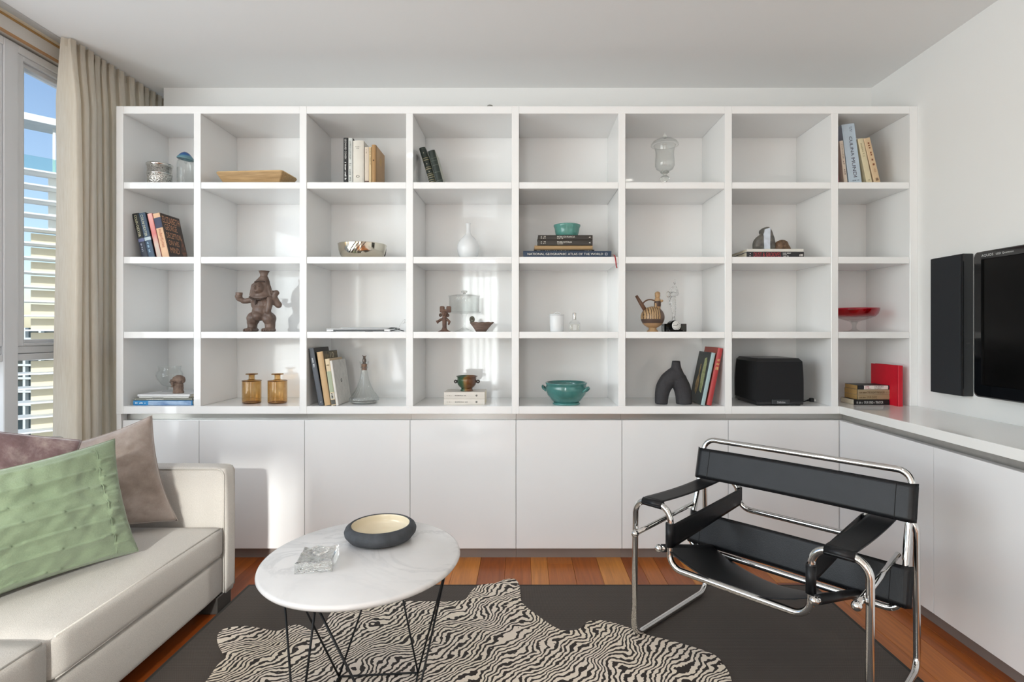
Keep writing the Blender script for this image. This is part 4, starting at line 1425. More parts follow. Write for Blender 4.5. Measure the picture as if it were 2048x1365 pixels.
mb.add(Vr, Fr, True)
obj('ribbon_marker', mb, pm('red_ribbon', '#a3222b', 0.6), at, world=True)
z1 = z0 + 0.0312
book('thin dark book just above the atlas', 1068.5, 2.925, z1, 0.319, 0.24, 0.0150, '#23272b', flat=True, texts=[('The World of the', 0.04, 0.58, 0.2, 0.75, '#b9b4a4'), ('~6', 0.84, 0.96, 0.25, 0.7, '#b9b4a4')], group=G)
z2 = z1 + 0.0152
book('tan cloth book in the middle of the flat stack', 1069.0, 2.925, z2, 0.309, 0.23, 0.0215, '#b3946a', flat=True, group=G, rnd=0.002)
z3 = z2 + 0.0217
book('black book second from the top of the flat stack', 1076.2, 2.92, z3, 0.2895, 0.22, 0.0288, '#39342e', flat=True, texts=[("MOBILI D'ITALIA", 0.35, 0.62, 0.45, 0.80, '#e4e0d6'), ('~12', 0.35, 0.46, 0.2, 0.36, '#c9c4b8'), ('~7', 0.05, 0.145, 0.52, 0.78, '#b9b4a8'), ('~8', 0.05, 0.145, 0.25, 0.46, '#b9b4a8')], group=G)
z4 = z3 + 0.029
book('black book directly under the small turquoise dish', 1076.2, 2.92, z4, 0.2895, 0.22, 0.0260, '#332e29', flat=True, texts=[('MOBILI DI FRANCIA', 0.35, 0.675, 0.45, 0.80, '#e4e0d6'), ('~11', 0.35, 0.46, 0.2, 0.36, '#c9c4b8'), ('~7', 0.05, 0.145, 0.52, 0.78, '#b9b4a8'), ('~8', 0.05, 0.145, 0.25, 0.46, '#b9b4a8')], group=G)
for zz in (z3, z4):
    bk = [o for o in bpy.data.objects if o.get('label', '').startswith(('black book second from', 'black book directly')) and abs(MW[o.name].translation.z - zz) < 1e-4]
    if bk:
        obj('triangle_mark', MB().prism([(0.010, 0.012), (0.018, 0.012), (0.014, 0.021)], 'y', -0.0013, -0.0004), ink('#e4e0d6'), bk[0])
z5 = z4 + 0.0262
TURQ = pm('turquoise_glaze', '#5f9a90', 0.15, var=0.2, vscale=14, coat=0.3)
t = thing('bowl', 'small turquoise glazed dish on top of the flat book stack', 'bowl', (wx(1134, 3.0), 3.0, z5))
obj('body', MB().lathe([(0, 0), (0.056, 0), (0.059, 0.004), (0.065, 0.030), (0.069, 0.052), (0.0735, 0.060), (0.0735, 0.066), (0.069, 0.066), (0.065, 0.055), (0.060, 0.025), (0.05, 0.010), (0, 0.009)], 48), TURQ, t)
obj('foot_ring', MB().lathe([(0.058, 0.0), (0.0605, 0.001), (0.0605, 0.005), (0.058, 0.005)], 40, closed=True), pm('dark_foot', '#3d5f58', 0.5), t)

# --- row 2, seventh cell
G = 'flat books under the geode'
z0 = ROW[1]
book('black book with red spine lettering, under the white book and geode', 1494.3, 2.885, z0, 0.298, 0.28, 0.0290, '#26272b', flat=True, pages=PAGES,
     texts=[('DUST & GROOVES', 0.115, 0.59, 0.12, 0.88, '#c2454c'), ('~12', 0.625, 0.77, 0.64, 0.84, '#cfcfcc'), ('~6', 0.625, 0.70, 0.36, 0.58, '#cfcfcc'), ('~9', 0.625, 0.735, 0.12, 0.31, '#cfcfcc'), ('~3', 0.04, 0.062, 0.2, 0.8, '#d8d8d4', 'across'), ('~4', 0.92, 0.985, 0.2, 0.6, '#e0e0dc')], group=G)
z1 = z0 + 0.0292
book('white book lying on the black and red record book', 1494.3, 2.885, z1, 0.296, 0.26, 0.0150, '#e4e2da', flat=True, group=G)
z2 = z1 + 0.0152
def rock(name, label, loc, outline, th, mat, seed, cat='stone', stripe=None):
    """outline (x, z) of a standing stone, rounded front and back with a rough skin"""
    t = thing(name, label, cat, loc)
    rg = random.Random(seed)
    pts2 = catmull([Vector((a, 0, b)) for a, b in outline], 4)
    mb = MB()
    cx_ = sum(p.x for p in pts2) / len(pts2); cz_ = sum(p.z for p in pts2) / len(pts2)
    rings = [(0.30, -1.0), (0.62, -0.96), (0.84, -0.75), (0.96, -0.4), (1.0, 0.0), (0.96, 0.4), (0.84, 0.75), (0.62, 0.96), (0.30, 1.0)]
    n = len(pts2); V = []
    for k, d in rings:
        for p in pts2:
            q = Vector((cx_ + (p.x - cx_) * k, d * th, max(0.0, cz_ + (p.z - cz_) * k)))
            w = mnoise.noise(q * 60 + Vector((seed, 0, 0))) * 0.003
            V.append(q + Vector((w, w, 0)))
    Fc = []
    for r_ in range(len(rings) - 1):
        for k in range(n):
            Fc.append((r_ * n + k, r_ * n + (k + 1) % n, (r_ + 1) * n + (k + 1) % n, (r_ + 1) * n + k))
    Fc.append(tuple(range(n))); Fc.append(tuple(reversed(range((len(rings) - 1) * n, len(rings) * n))))
    mb.add(V, Fc, True)
    obj('stone', mb, mat, t)
    return t
k = 2.98 / F
def ol(zx, zy): return ((zx - 885) / 12.05 * k, max(0, (648 - zy) / 12.05 * k + 0.012))
GE = [ol(*p) for p in ((640, 790), (615, 640), (620, 470), (700, 360), (790, 280), (770, 200), (830, 150), (920, 115), (990, 115), (1050, 190), (1090, 290), (1130, 430), (1150, 560), (1160, 640), (1150, 790))]
gst = rock('geode', 'tall grey geode with a polished pale crystal face on the white book', (wx(1455 + 885 / 12.05, 2.98), 2.98, z2), GE, 0.028, pm('grey_geode', '#77746d', 0.35, var=0.45, vscale=38, bump=0.4, bscale=90, col2='#4a4845'), 4)
cr = [ol(*p) for p in ((845, 190), (975, 150), (970, 400), (965, 560), (970, 720), (835, 720), (820, 450), (815, 320))]
obj('crystal_face', MB().prism(cr, 'y', -0.0315, -0.012), pm('pale_crystal', '#d5dde8', 0.12, var=0.15, vscale=40, bump=0.2, bscale=90), gst)
def ol2(zx, zy): return ((zx - 1320) / 12.05 * k, max(0, (648 - zy) / 12.05 * k + 0.012))
rock('rough_stone', 'small brown crystalline stone beside the grey geode', (wx(1455 + 1320 / 12.05, 2.96), 2.96, z2),
     [ol2(*p) for p in ((1150, 790), (1150, 600), (1170, 500), (1240, 450), (1330, 440), (1420, 480), (1455, 570), (1500, 640), (1490, 790))], 0.026,
     pm('brown_crystal', '#7d6249', 0.5, var=0.5, vscale=70, bump=0.8, bscale=120, col2='#4b3726'), 8)

# --- row 4, first cell: flat stack
G = 'flat picture books in the bottom row by the window'
z0 = ROW[3]
SKYB = pm('blue_mountain_print', '#bcd5ea', 0.4, var=0.5, vscale=26, col2='#2b62a0', stretch=(1, 1, 0.4))
bb = book('bright blue picture book with mountain print at the stack bottom', 266.2, 2.900, z0, 0.31, 0.25, 0.0250, '#1f86c4', flat=True, texts=[('~8', 0.04, 0.22, 0.35, 0.65, '#d8ecf6')], group=G)
obj('spine_print', MB().box(0.002, 0.023, -0.0012, -0.0004, 0.003, 0.31 * 0.74), SKYB, bb)
book('grey picture book lying on the blue one', 266.5, 2.902, z0 + 0.0252, 0.31, 0.24, 0.0115, '#85867c', flat=True, texts=[('~18', 0.22, 0.52, 0.3, 0.7, '#e6e4da'), ('~2', 0.02, 0.05, 0.3, 0.7, '#e6e4da')], group=G)
book('thin white magazine in the middle of the flat picture books', 278.0, 2.905, z0 + 0.0369, 0.262, 0.22, 0.0080, '#dcdcd6', flat=True, paper=True, texts=[('~13', 0.27, 0.50, 0.25, 0.7, '#77787a')], group=G)
book('white book on top of the stack below the clay head', 275.0, 2.905, z0 + 0.0451, 0.275, 0.23, 0.0120, '#e2e2e2', flat=True, group=G)

# --- row 4, third cell: leaning books
G = 'books leaning in the bottom row beside the decanter'
z0 = ROW[3]; Y = 2.885
book('dark slate hardback with a black cover, first of the leaning row', 637.4, Y, z0, 0.304, 0.22, 0.0275, '#2b2b2c', roll=-10.3, spine='#51565e', texts=[('~9', 0.15, 0.34, 0.32, 0.62, '#c5c8cc'), ('~2', 0.93, 0.95, 0.4, 0.7, '#dcdcdc')], group=G)
b = book('tan-spined book with a patterned dark cover numbered 10', 649.0, Y, z0, 0.284, 0.22, 0.0335, '#4d4535', roll=-8.7, spine='#c9a87c', rnd=0.003, pages=PAGES_T, group=G)
obj('cover_print', MB().box(0.0333, 0.0341, 0.012, 0.216, 0.004, 0.28), pm('gold_foliage_print', '#8b7a55', 0.5, var=0.6, vscale=70, col2='#37332a'), b)
cover_text(b, '10', 0.0337, 0.10, 0.155, 0.245, 0.276, '#d8cfb0')
book('cream paperback with a green landscape strip on its spine', 662.6, Y, z0, 0.247, 0.20, 0.0240, '#d6bd98', roll=-8.0, spine='#dcc8a6', paper=True, pages=PAGES_T, bands=[(0.27, 0.72, '#aeb79c'), (0.74, 0.86, '#d9d6c8'), (0.88, 0.98, '#565650')], texts=[('~5', 0.12, 0.15, 0.2, 0.8, '#7a6346', 'across'), ('~4', 0.74, 0.86, 0.3, 0.7, '#3a3a36')], group=G)
b = book('plain white book with a small dark ring on the cover, front of the leaning row', 672.2, Y, z0, 0.238, 0.215, 0.0130, '#dedbd4', roll=-8.3, board='#d3d0ca', group=G)
obj('ring_emblem', MB().lathe([(0.0095, 0.0), (0.0095, 0.0008), (0.006, 0.0008), (0.006, 0.0)], 20, closed=True).xf(Matrix.Translation((0.0130, 0.100, 0.125)) @ Matrix.Rotation(PI / 2, 4, 'Y')), ink('#3f4144'), b)

# --- row 4, fourth cell: two cream books
G = 'two cream volumes under the brown-green bowl'
for zz, T, lab in ((ROW[3], 0.0305, 'lower cream volume of the pair under the brown-green bowl'), (ROW[3] + 0.0307, 0.0370, 'upper cream volume directly under the brown-green bowl')):
    b = book(lab, 887.8, 2.92, zz, 0.2165, 0.15, T, '#dcd6cd', flat=True, paper=True, texts=[('~8', 0.07, 0.19, 0.42, 0.56, '#a9a39a'), ('~22', 0.24, 0.56 if T > 0.035 else 0.60, 0.42, 0.55, '#4b4a48')], group=G)
    obj('emblem', MB().lathe([(0, 0), (0.0055, 0.0008)], 18).xf(Matrix.Translation((T * 0.5, -0.0006, 0.2165 * 0.2)) @ Matrix.Rotation(PI / 2, 4, 'X')), ink('#77756f'), b)
zb2 = ROW[3] + 0.0307 + 0.0372

# --- row 4, sixth cell: right-leaning books
G = 'books leaning right beside the black arch vase'
tA = 0.0225
HB, DBk = 0.281, 0.20
def lean_right(label, pxl, t, H, **kw):
    return book(label, pxl, 2.885, ROW[3], H, kw.pop('D', 0.2), t, roll=kw.pop('roll'), group=G, **kw)
b = lean_right('dark green cookbook with a spoon and vegetable pictured on its cover', 1401.4, tA, HB, cover='#232d2c', spine='#a9c2c4', roll=11.7, D=0.20)
obj('cover_picture', MB().prism([(0.035, 0.06), (0.07, 0.07), (0.085, 0.15), (0.078, 0.245), (0.05, 0.252), (0.038, 0.23), (0.030, 0.14)], 'x', -0.0007, 0.0), pm('vegetable_print', '#b6b98a', 0.5, var=0.4, vscale=45, col2='#6f7a44'), b)
obj('cover_picture', MB().prism([(0.115, 0.045), (0.14, 0.06), (0.152, 0.10), (0.140, 0.14), (0.128, 0.15), (0.128, 0.212), (0.118, 0.212), (0.118, 0.15), (0.105, 0.135), (0.100, 0.09)], 'x', -0.0008, 0.0), pm('wooden_spoon_print', '#b39a68', 0.5, var=0.3, vscale=60, col2='#7d6234'), b)
b = lean_right('red hardback with gold spine lettering, leaning against the divider', 1413.4, 0.0265, 0.306, cover='#9c4738', spine='#b53c3d', roll=11.5, D=0.21, rnd=0.003,
               texts=[('~4', 0.19, 0.23, 0.25, 0.75, '#d9b27a', 'across'), ('~5', 0.255, 0.30, 0.2, 0.8, '#d9b27a', 'across'), ('~4', 0.325, 0.38, 0.2, 0.8, '#d9b27a', 'across'), ('~1', 0.66, 0.675, 0.4, 0.6, '#e0bd8a', 'across')])

# --- row 4, last cell: paperbacks and red book on the worktop
G = 'paperbacks stacked on the worktop'
z0 = ROW[3]
book('black paperback with white lettering at the bottom of the stack', 1709.0, 2.914, z0, 0.1845, 0.125, 0.0278, '#17191b', flat=True, paper=True, texts=[('OUR KIND', 0.27, 0.53, 0.25, 0.75, '#e4e4e0'), ('of', 0.545, 0.575, 0.3, 0.6, '#e4e4e0'), ('TRAITOR', 0.60, 0.82, 0.25, 0.75, '#e4e4e0'), ('~8', 0.06, 0.23, 0.25, 0.65, '#b9bab8')], group=G)
zz = z0 + 0.028
book('brown paperback second from the bottom of the paperback stack', 1715.5, 2.918, zz, 0.1765, 0.12, 0.0245, '#a18c6c', flat=True, paper=True, pages=PAGES_T, texts=[('~12', 0.04, 0.24, 0.3, 0.55, '#6c5738'), ('OUR GAME', 0.28, 0.57, 0.25, 0.75, '#6c5738')], group=G)
zz += 0.0247
book('brown paperback second from the top of the paperback stack', 1715.5, 2.918, zz, 0.180, 0.12, 0.0285, '#a39074', flat=True, paper=True, pages=PAGES_T, texts=[('~12', 0.04, 0.26, 0.3, 0.55, '#6c5738'), ('THE NIGHT MANAGER', 0.28, 0.79, 0.25, 0.72, '#6c5738'), ('~7', 0.83, 0.97, 0.3, 0.5, '#8c7553')], group=G)
zz += 0.0287
book('white and black paperback on top of the paperback stack', 1716.5, 2.918, zz, 0.172, 0.12, 0.0215, '#22252a', flat=True, paper=True, pages=PAGES_T, bands=[(0.18, 0.92, '#e8dfd8')], texts=[('~4', 0.22, 0.34, 0.55, 0.8, '#b4606c'), ('~8', 0.22, 0.40, 0.2, 0.45, '#b4606c'), ('THE SECRET', 0.49, 0.78, 0.55, 0.85, '#2a2a2c'), ('PILGRIM', 0.49, 0.70, 0.15, 0.45, '#2a2a2c')], group=G)
book('bright red cloth book standing behind the paperbacks', 1796.5, 2.853, z0, 0.212, 0.215, 0.026, '#d0142c', yaw=1.5, group=None)

# ------------------------------------------------------------------ vessels and ornaments
def wall_prof(outer, th):
    """double-walled profile from an outer (r, z) line, bottom to top"""
    inner = []
    for i in range(len(outer) - 1, -1, -1):
        r, z_ = outer[i]
        inner.append((max(r - th, 0.0), max(z_, outer[0][1] + th) if i < 2 else z_))
    return outer + inner

# --- row 1, first cell: chased silver cup, lidded glass jar
SILV = pm('silver', '#d9d7d2', 0.16, 1.0, var=0.1, vscale=20)
def chased():
    m, nt, out = nodes('chased_silver')
    p = nt.nodes.new('ShaderNodeBsdfPrincipled')
    mp = coords(nt)
    v = nt.nodes.new('ShaderNodeTexVoronoi'); v.inputs['Scale'].default_value = 150
    nt.links.new(mp.outputs[0], v.inputs['Vector'])
    n = noise_tex(nt, mp, 110, 3)
    a = nt.nodes.new('ShaderNodeMath'); a.operation = 'ADD'
    nt.links.new(v.outputs['Distance'], a.inputs[0]); nt.links.new(n.outputs[0], a.inputs[1])
    r = ramp(nt, [(0.55, hexc('#4d4a44')), (0.95, hexc('#cfccc6'))])
    nt.links.new(a.outputs[0], r.inputs[0]); nt.links.new(r.outputs[0], p.inputs['Base Color'])
    p.inputs['Metallic'].default_value = 0.9; p.inputs['Roughness'].default_value = 0.3
    b = nt.nodes.new('ShaderNodeBump'); b.inputs['Strength'].default_value = 0.8; b.inputs['Distance'].default_value = 0.003
    nt.links.new(a.outputs[0], b.inputs['Height']); nt.links.new(b.outputs[0], p.inputs['Normal'])
    nt.links.new(p.outputs[0], out.inputs[0])
    return m
Y = 3.0
t = thing('silver_cup', 'chased silver cup on the top shelf nearest the window', 'cup', (wx(319.5, Y), Y, ROW[0]))
obj('body', MB().lathe([(0, 0.001), (0.058, 0.001), (0.058, 0.118), (0.054, 0.118), (0.054, 0.006), (0, 0.006)], 48), chased(), t)
obj('rim', MB().lathe([(0.056, 0.112), (0.060, 0.118), (0.064, 0.124), (0.064, 0.130), (0.059, 0.130), (0.053, 0.118)], 48, closed=True), SILV, t)
obj('band', MB().lathe([(0.0575, 0.070), (0.0605, 0.072), (0.0605, 0.080), (0.0575, 0.082)], 48, closed=True), SILV, t)
obj('foot', MB().lathe([(0.0575, 0.0), (0.062, 0.0), (0.061, 0.008), (0.0575, 0.010)], 48, closed=True), SILV, t)
Y = 3.04
t = thing('glass_jar', 'clear glass jar with a blue mushroom-cap stopper on the top shelf', 'jar', (wx(371.5, Y), Y, ROW[0]))
obj('jar_body', MB().lathe([(0, 0), (0.040, 0), (0.044, 0.006), (0.0435, 0.150), (0.038, 0.164), (0.034, 0.170), (0.032, 0.170), (0.036, 0.162), (0.040, 0.148), (0.040, 0.010), (0, 0.008)], 40), CLEAR, t)
def bluecap():
    m, nt, out = nodes('blue_swirl_glass')
    p = nt.nodes.new('ShaderNodeBsdfPrincipled'); tc = nt.nodes.new('ShaderNodeTexCoord'); sx = nt.nodes.new('ShaderNodeSeparateXYZ')
    nt.links.new(tc.outputs['Object'], sx.inputs[0])
    mr = nt.nodes.new('ShaderNodeMapRange'); mr.inputs['From Min'].default_value = 0.168; mr.inputs['From Max'].default_value = 0.215
    nt.links.new(sx.outputs['Z'], mr.inputs[0])
    r = ramp(nt, [(0.0, hexc('#6f8f94')), (0.3, hexc('#5d8fa0')), (0.5, hexc('#2c5fa0')), (1.0, hexc('#2c4f86'))])
    nt.links.new(mr.outputs[0], r.inputs[0]); nt.links.new(r.outputs[0], p.inputs['Base Color'])
    p.inputs['Roughness'].default_value = 0.08
    nt.links.new(p.outputs[0], out.inputs[0])
    return m
cap = MB().lathe([(0, 0.212), (0.010, 0.211), (0.022, 0.203), (0.033, 0.190), (0.042, 0.178), (0.0445, 0.172), (0.042, 0.170), (0.030, 0.177), (0.012, 0.182), (0, 0.182)], 40)
for v in cap.v:
    v.z -= v.x * 0.14
st = obj('stopper', cap, bluecap(), t)
obj('stopper_plug', MB().lathe([(0.012, 0.183), (0.009, 0.165), (0.005, 0.150), (0, 0.146)], 20), CLEAR, st)

# --- row 1, second cell: wooden tray
TRAYW = pm('pale_timber', '#bd9b6c', 0.6, var=0.2, vscale=5, stretch=(2, 24, 24), bump=0.1, bscale=40, col2='#9d7d52')
Y = 2.98
t = thing('wooden_tray', 'long carved wooden tray on the top shelf', 'tray', (wx(515, Y), Y, ROW[0]), Matrix.Rotation(math.radians(-4), 3, 'Z'))
def fr(hx, hy, z_): return [(-hx, -hy, z_), (hx, -hy, z_), (hx, hy, z_), (-hx, hy, z_)]
V = fr(0.150, 0.055, 0) + fr(0.185, 0.085, 0.066) + fr(0.175, 0.076, 0.066) + fr(0.144, 0.050, 0.014)
Fc = [(0, 3, 2, 1), (12, 13, 14, 15)]
for r_ in range(3):
    for k in range(4):
        Fc.append((r_ * 4 + k, r_ * 4 + (k + 1) % 4, r_ * 4 + 4 + (k + 1) % 4, r_ * 4 + 4 + k))
bm = bmesh.new(); vs2 = [bm.verts.new(p) for p in V]
for f in Fc: bm.faces.new([vs2[i] for i in f])
bmesh.ops.bevel(bm, geom=list(bm.edges), offset=0.006, segments=3, profile=0.5, affect='EDGES')
bm.verts.index_update()
mb = MB().add([v.co.copy() for v in bm.verts], [[v.index for v in f.verts] for f in bm.faces], True); bm.free()
obj('trough', mb, TRAYW, t)
obj('worn_rim', MB().tube(fillet([(-0.180, -0.081, 0.0655), (0.180, -0.081, 0.0655), (0.180, 0.081, 0.0655), (-0.180, 0.081, 0.0655)], 0.015, 4, True), 0.0035, 6, closed=True), pm('worn_timber', '#d3b07c', 0.5, var=0.15), t)

# --- row 1, sixth cell: apothecary jar
Y = 3.0
t = thing('apothecary_jar', 'clear footed apothecary jar with domed lid on the top shelf', 'jar', (wx(1329.5, Y), Y, ROW[0]))
obj('jar_body', MB().lathe(wall_prof([(0.0, 0.09), (0.020, 0.092), (0.044, 0.106), (0.0525, 0.125), (0.052, 0.150), (0.049, 0.180), (0.050, 0.205), (0.056, 0.228), (0.060, 0.234)], 0.0022), 48), CLEAR, t)
obj('foot', MB().lathe([(0, 0), (0.036, 0), (0.036, 0.004), (0.018, 0.012), (0.010, 0.024), (0.011, 0.036), (0.022, 0.046), (0.026, 0.056), (0.020, 0.066), (0.010, 0.072), (0.011, 0.078), (0.022, 0.086), (0.024, 0.092), (0, 0.096)], 40), solid_glass('foot_glass', (0.95, 0.97, 0.94, 1), 0.0), t)
ld = obj('lid', MB().lathe([(0.0745, 0.236), (0.0735, 0.242), (0.064, 0.256), (0.045, 0.268), (0.020, 0.275), (0.006, 0.277), (0.006, 0.275), (0.020, 0.2725), (0.044, 0.2655), (0.062, 0.2535), (0.070, 0.241)], 48, closed=True), CLEAR, t)
obj('finial', MB().lathe([(0.006, 0.275), (0.011, 0.281), (0.010, 0.289), (0.004, 0.296), (0.003, 0.303), (0, 0.307)], 20), solid_glass('finial_glass', (0.95, 0.97, 0.94, 1)), ld)

# small grey knob on the bookcase top
t = thing('grey_cap', 'tiny grey cap lying on top of the bookcase', 'cap', (wx(980, 2.885), 2.885, 2.3695))
obj('disc', MB().lathe([(0, 0.011), (0.010, 0.011), (0.015, 0.008), (0.016, 0), (0, 0)], 20), pm('grey_plastic', '#8f8f89', 0.6), t)
obj('stud', MB().lathe([(0, 0.0125), (0.004, 0.0125), (0.005, 0.0105)], 12), pm('grey_plastic', '#8f8f89', 0.6), t)

# --- row 2, third cell: fluted silver bowl
Y = 3.0
t = thing('silver_bowl', 'shallow silver bowl with swirling flutes', 'bowl', (wx(725, Y), Y, ROW[1]))
outer = [(0, 0), (0.085, 0.0), (0.104, 0.008), (0.116, 0.024), (0.124, 0.050), (0.128, 0.080), (0.1285, 0.083)]
mb = MB().lathe(outer + [(0.125, 0.083), (0.121, 0.050), (0.112, 0.026), (0.09, 0.010), (0, 0.008)], 96)
mb2 = []
for v in mb.v:
    a = math.atan2(v.y, v.x); r = math.hypot(v.x, v.y)
    if r > 0.1:
        ph = a * 3 + v.z * 9
        g_ = max(0, math.sin(ph)) ** 2
        k = 1 - 0.022 * g_ * abs(math.sin(a * 15 + v.z * 30)) * min(1, v.z / 0.02)
        v.x *= k; v.y *= k
sb = obj('shell', mb, pm('warm_silver', '#d8d0c0', 0.1, 1.0, var=0.12, vscale=9), t)
for j in range(3):
    for q_ in range(4):
        a0 = 2 * PI * j / 3 + q_ * 0.13 - 1.9
        obj('flute_line', MB().tube([((0.1187 + 0.0112 * s_ ** 0.8) * math.cos(a0 + 0.35 * s_), (0.1187 + 0.0112 * s_ ** 0.8) * math.sin(a0 + 0.35 * s_), 0.026 + 0.055 * s_) for s_ in [i / 10 for i in range(11)]], 0.0016, 6), pm('dark_silver', '#55504a', 0.25, 1.0), sb)

# --- row 2, fourth cell: white bottle vase
Y = 3.05
t = thing('bottle_vase', 'plain white round bottle vase with a thin neck', 'vase', (wx(936.5, Y), Y, ROW[1]))
CERW = pm('white_porcelain', '#e7e9ea', 0.18, var=0.02)
obj('body', MB().lathe([(0, 0), (0.034, 0), (0.040, 0.004), (0.054, 0.034), (0.0615, 0.066), (0.060, 0.088), (0.050, 0.112), (0.032, 0.132), (0.018, 0.146), (0.0125, 0.160), (0.0105, 0.180), (0.0115, 0.205), (0.012, 0.208), (0.0095, 0.208), (0.008, 0.190), (0.008, 0.160), (0, 0.155)], 48), CERW, t)
obj('neck_rim', MB().lathe([(0.0115, 0.205), (0.0135, 0.207), (0.0135, 0.210), (0.0095, 0.210), (0.0095, 0.207)], 32, closed=True), CERW, t)

# --- row 3, second cell: hollow clay figure
CLAY = pm('burnished_clay', '#7d685c', 0.42, var=0.3, vscale=16, bump=0.15, bscale=90, col2='#57463d')
Y = 2.96
kk = Y / F / 8.808
def fg(zx, zy, d=0.0): return Vector(((zx - 520) * kk, d, (1262 - zy) * kk))
u = kk
t = thing('clay_figure', 'large brown clay figure with tall flared headdress and raised arms', 'figurine', (wx(460 + 520 / 8.808, Y), Y + 0.01, ROW[2]))
mb = MB()
mb.lathe([(0, (1262 - 195) * kk), (88 * u, (1262 - 195) * kk), (62 * u, (1262 - 270) * kk), (92 * u, (1262 - 320) * kk), (128 * u, (1262 - 370) * kk), (152 * u, (1262 - 430) * kk), (158 * u, (1262 - 500) * kk), (172 * u, (1262 - 580) * kk), (185 * u, (1262 - 620) * kk), (0, (1262 - 620) * kk)], 32, (58 * u, 0.004, 0), 1, 0.62)
mb.lathe([(0, (1262 - 180) * kk), (94 * u, (1262 - 182) * kk), (88 * u, (1262 - 200) * kk), (0, (1262 - 200) * kk)], 32, (60 * u, 0.004, 0), 1, 0.8)
for v in mb.v:
    v.x -= max(0, min((fg(0, 270).z - v.z), 160 * kk)) * 0.27
capsule(mb, fg(400, 450), fg(365, 610), 42 * u, 40 * u)          # cloth falling past the face
capsule(mb, fg(655, 450), fg(710, 620), 42 * u, 42 * u)
mb.ellipsoid(fg(522, 500, -0.018), (94 * u, 0.032, 112 * u))
mb.ellipsoid(fg(535, 615, -0.006), (130 * u, 0.030, 50 * u))      # face
mb.ellipsoid(fg(500, 490, -0.050), (18 * u, 0.012, 38 * u))       # nose
mb.ellipsoid(fg(505, 560, -0.046), (34 * u, 0.006, 12 * u))       # mouth
mb.ellipsoid(fg(540, 660), (195 * u, 0.040, 60 * u))              # shoulders
mb.ellipsoid(fg(545, 780), (185 * u, 0.046, 130 * u))             # chest
mb.ellipsoid(fg(540, 900), (160 * u, 0.044, 120 * u))
mb.ellipsoid(fg(520, 980, -0.016), (105 * u, 0.044, 95 * u))      # belly
mb.ellipsoid(fg(395, 1030), (108 * u, 0.042, 120 * u))            # thighs
mb.ellipsoid(fg(675, 1030), (112 * u, 0.042, 120 * u))
capsule(mb, fg(378, 1080), fg(378, 1200), 92 * u, 80 * u)
capsule(mb, fg(688, 1080), fg(690, 1195), 94 * u, 84 * u)
mb.rbox(fg(283, 0).x, fg(462, 0).x, -0.050, 0.026, 0.0, 62 * u, 0.008, 2)
mb.rbox(fg(598, 0).x, fg(770, 0).x, -0.050, 0.026, 0.0, 62 * u, 0.008, 2)
capsule(mb, fg(400, 695), fg(240, 725, -0.01), 52 * u, 46 * u)    # raised arm with cup
capsule(mb, fg(240, 725, -0.01), fg(165, 670, -0.02), 46 * u, 48 * u)
mb.ellipsoid(fg(172, 640, -0.022), (60 * u, 60 * u, 48 * u))
capsule(mb, fg(700, 690), fg(850, 790, -0.005), 58 * u, 58 * u)   # arm holding the bird
capsule(mb, fg(850, 790, -0.005), fg(800, 680, -0.015), 56 * u, 52 * u)
capsule(mb, fg(790, 690, -0.02), fg(812, 600, -0.02), 48 * u, 46 * u)
mb.ellipsoid(fg(825, 580, -0.02), (58 * u, 48 * u, 50 * u))
capsule(mb, fg(790, 560, -0.022), fg(752, 545, -0.024), 24 * u, 10 * u, 8)
capsule(mb, fg(735, 700, -0.03), fg(700, 900, -0.03), 60 * u, 52 * u)   # cloth over the side
capsule(mb, fg(700, 900, -0.028), fg(740, 1010, -0.02), 40 * u, 44 * u)
body = remesh_obj('body', mb, CLAY, t, 0.0034, 3, disp=(55, 0.0016))
DKC = pm('dark_clay', '#46372f', 0.6, var=0.25, vscale=30)
mb = MB()
for i in range(15):
    a = i / 14
    p = fg(372 + 318 * a, 655 + 50 * math.sin(PI * a), -0.026 - 0.020 * math.sin(PI * a) ** 0.6)
    mb.ellipsoid(p, (0.0050, 0.0045, 0.0048), 8, 6)
obj('bead_necklace', mb, DKC, body)
obj('pendant', MB().ellipsoid(fg(512, 745, -0.052), (0.006, 0.004, 0.016), 10, 8), DKC, body)
obj('headband', MB().tube([fg(448 + 180 * a / 10, 386 - 12 * math.sin(PI * a / 10), 0.004 - 0.62 * math.sqrt((132 * u) ** 2 - ((a - 5) * 18 * u) ** 2) - 0.003) for a in range(11)], 0.0035, 7), DKC, body)
for ex_ in (476, 560):
    obj('eye', MB().ellipsoid(fg(ex_, 472, -0.044), (0.0055, 0.003, 0.0026), 10, 6), DKC, body)
obj('bird_beak', MB().tube([fg(785, 562, -0.022), fg(742, 540, -0.024)], [22 * u, 7 * u], 8), CLAY, body)
obj('bird_beak', MB().tube([fg(785, 585, -0.022), fg(745, 578, -0.024)], [18 * u, 6 * u], 8), CLAY, body)
obj('bird_eye', MB().ellipsoid(fg(790, 560, -0.034), (0.0032, 0.003, 0.0032), 8, 6), DKC, body)
obj('cup', MB().lathe([(0.010, 0), (0.0165, 0.006), (0.0175, 0.020), (0.0145, 0.020), (0.012, 0.010), (0, 0.008)], 18, fg(182, 640, -0.022)), CLAY, body)
for x0_ in (298, 612):
    for i in range(5):
        obj('toe', MB().ellipsoid(fg(x0_ + 15 + i * 32, 1238, -0.050), (0.0048, 0.008, 0.0075), 8, 6), CLAY, body)

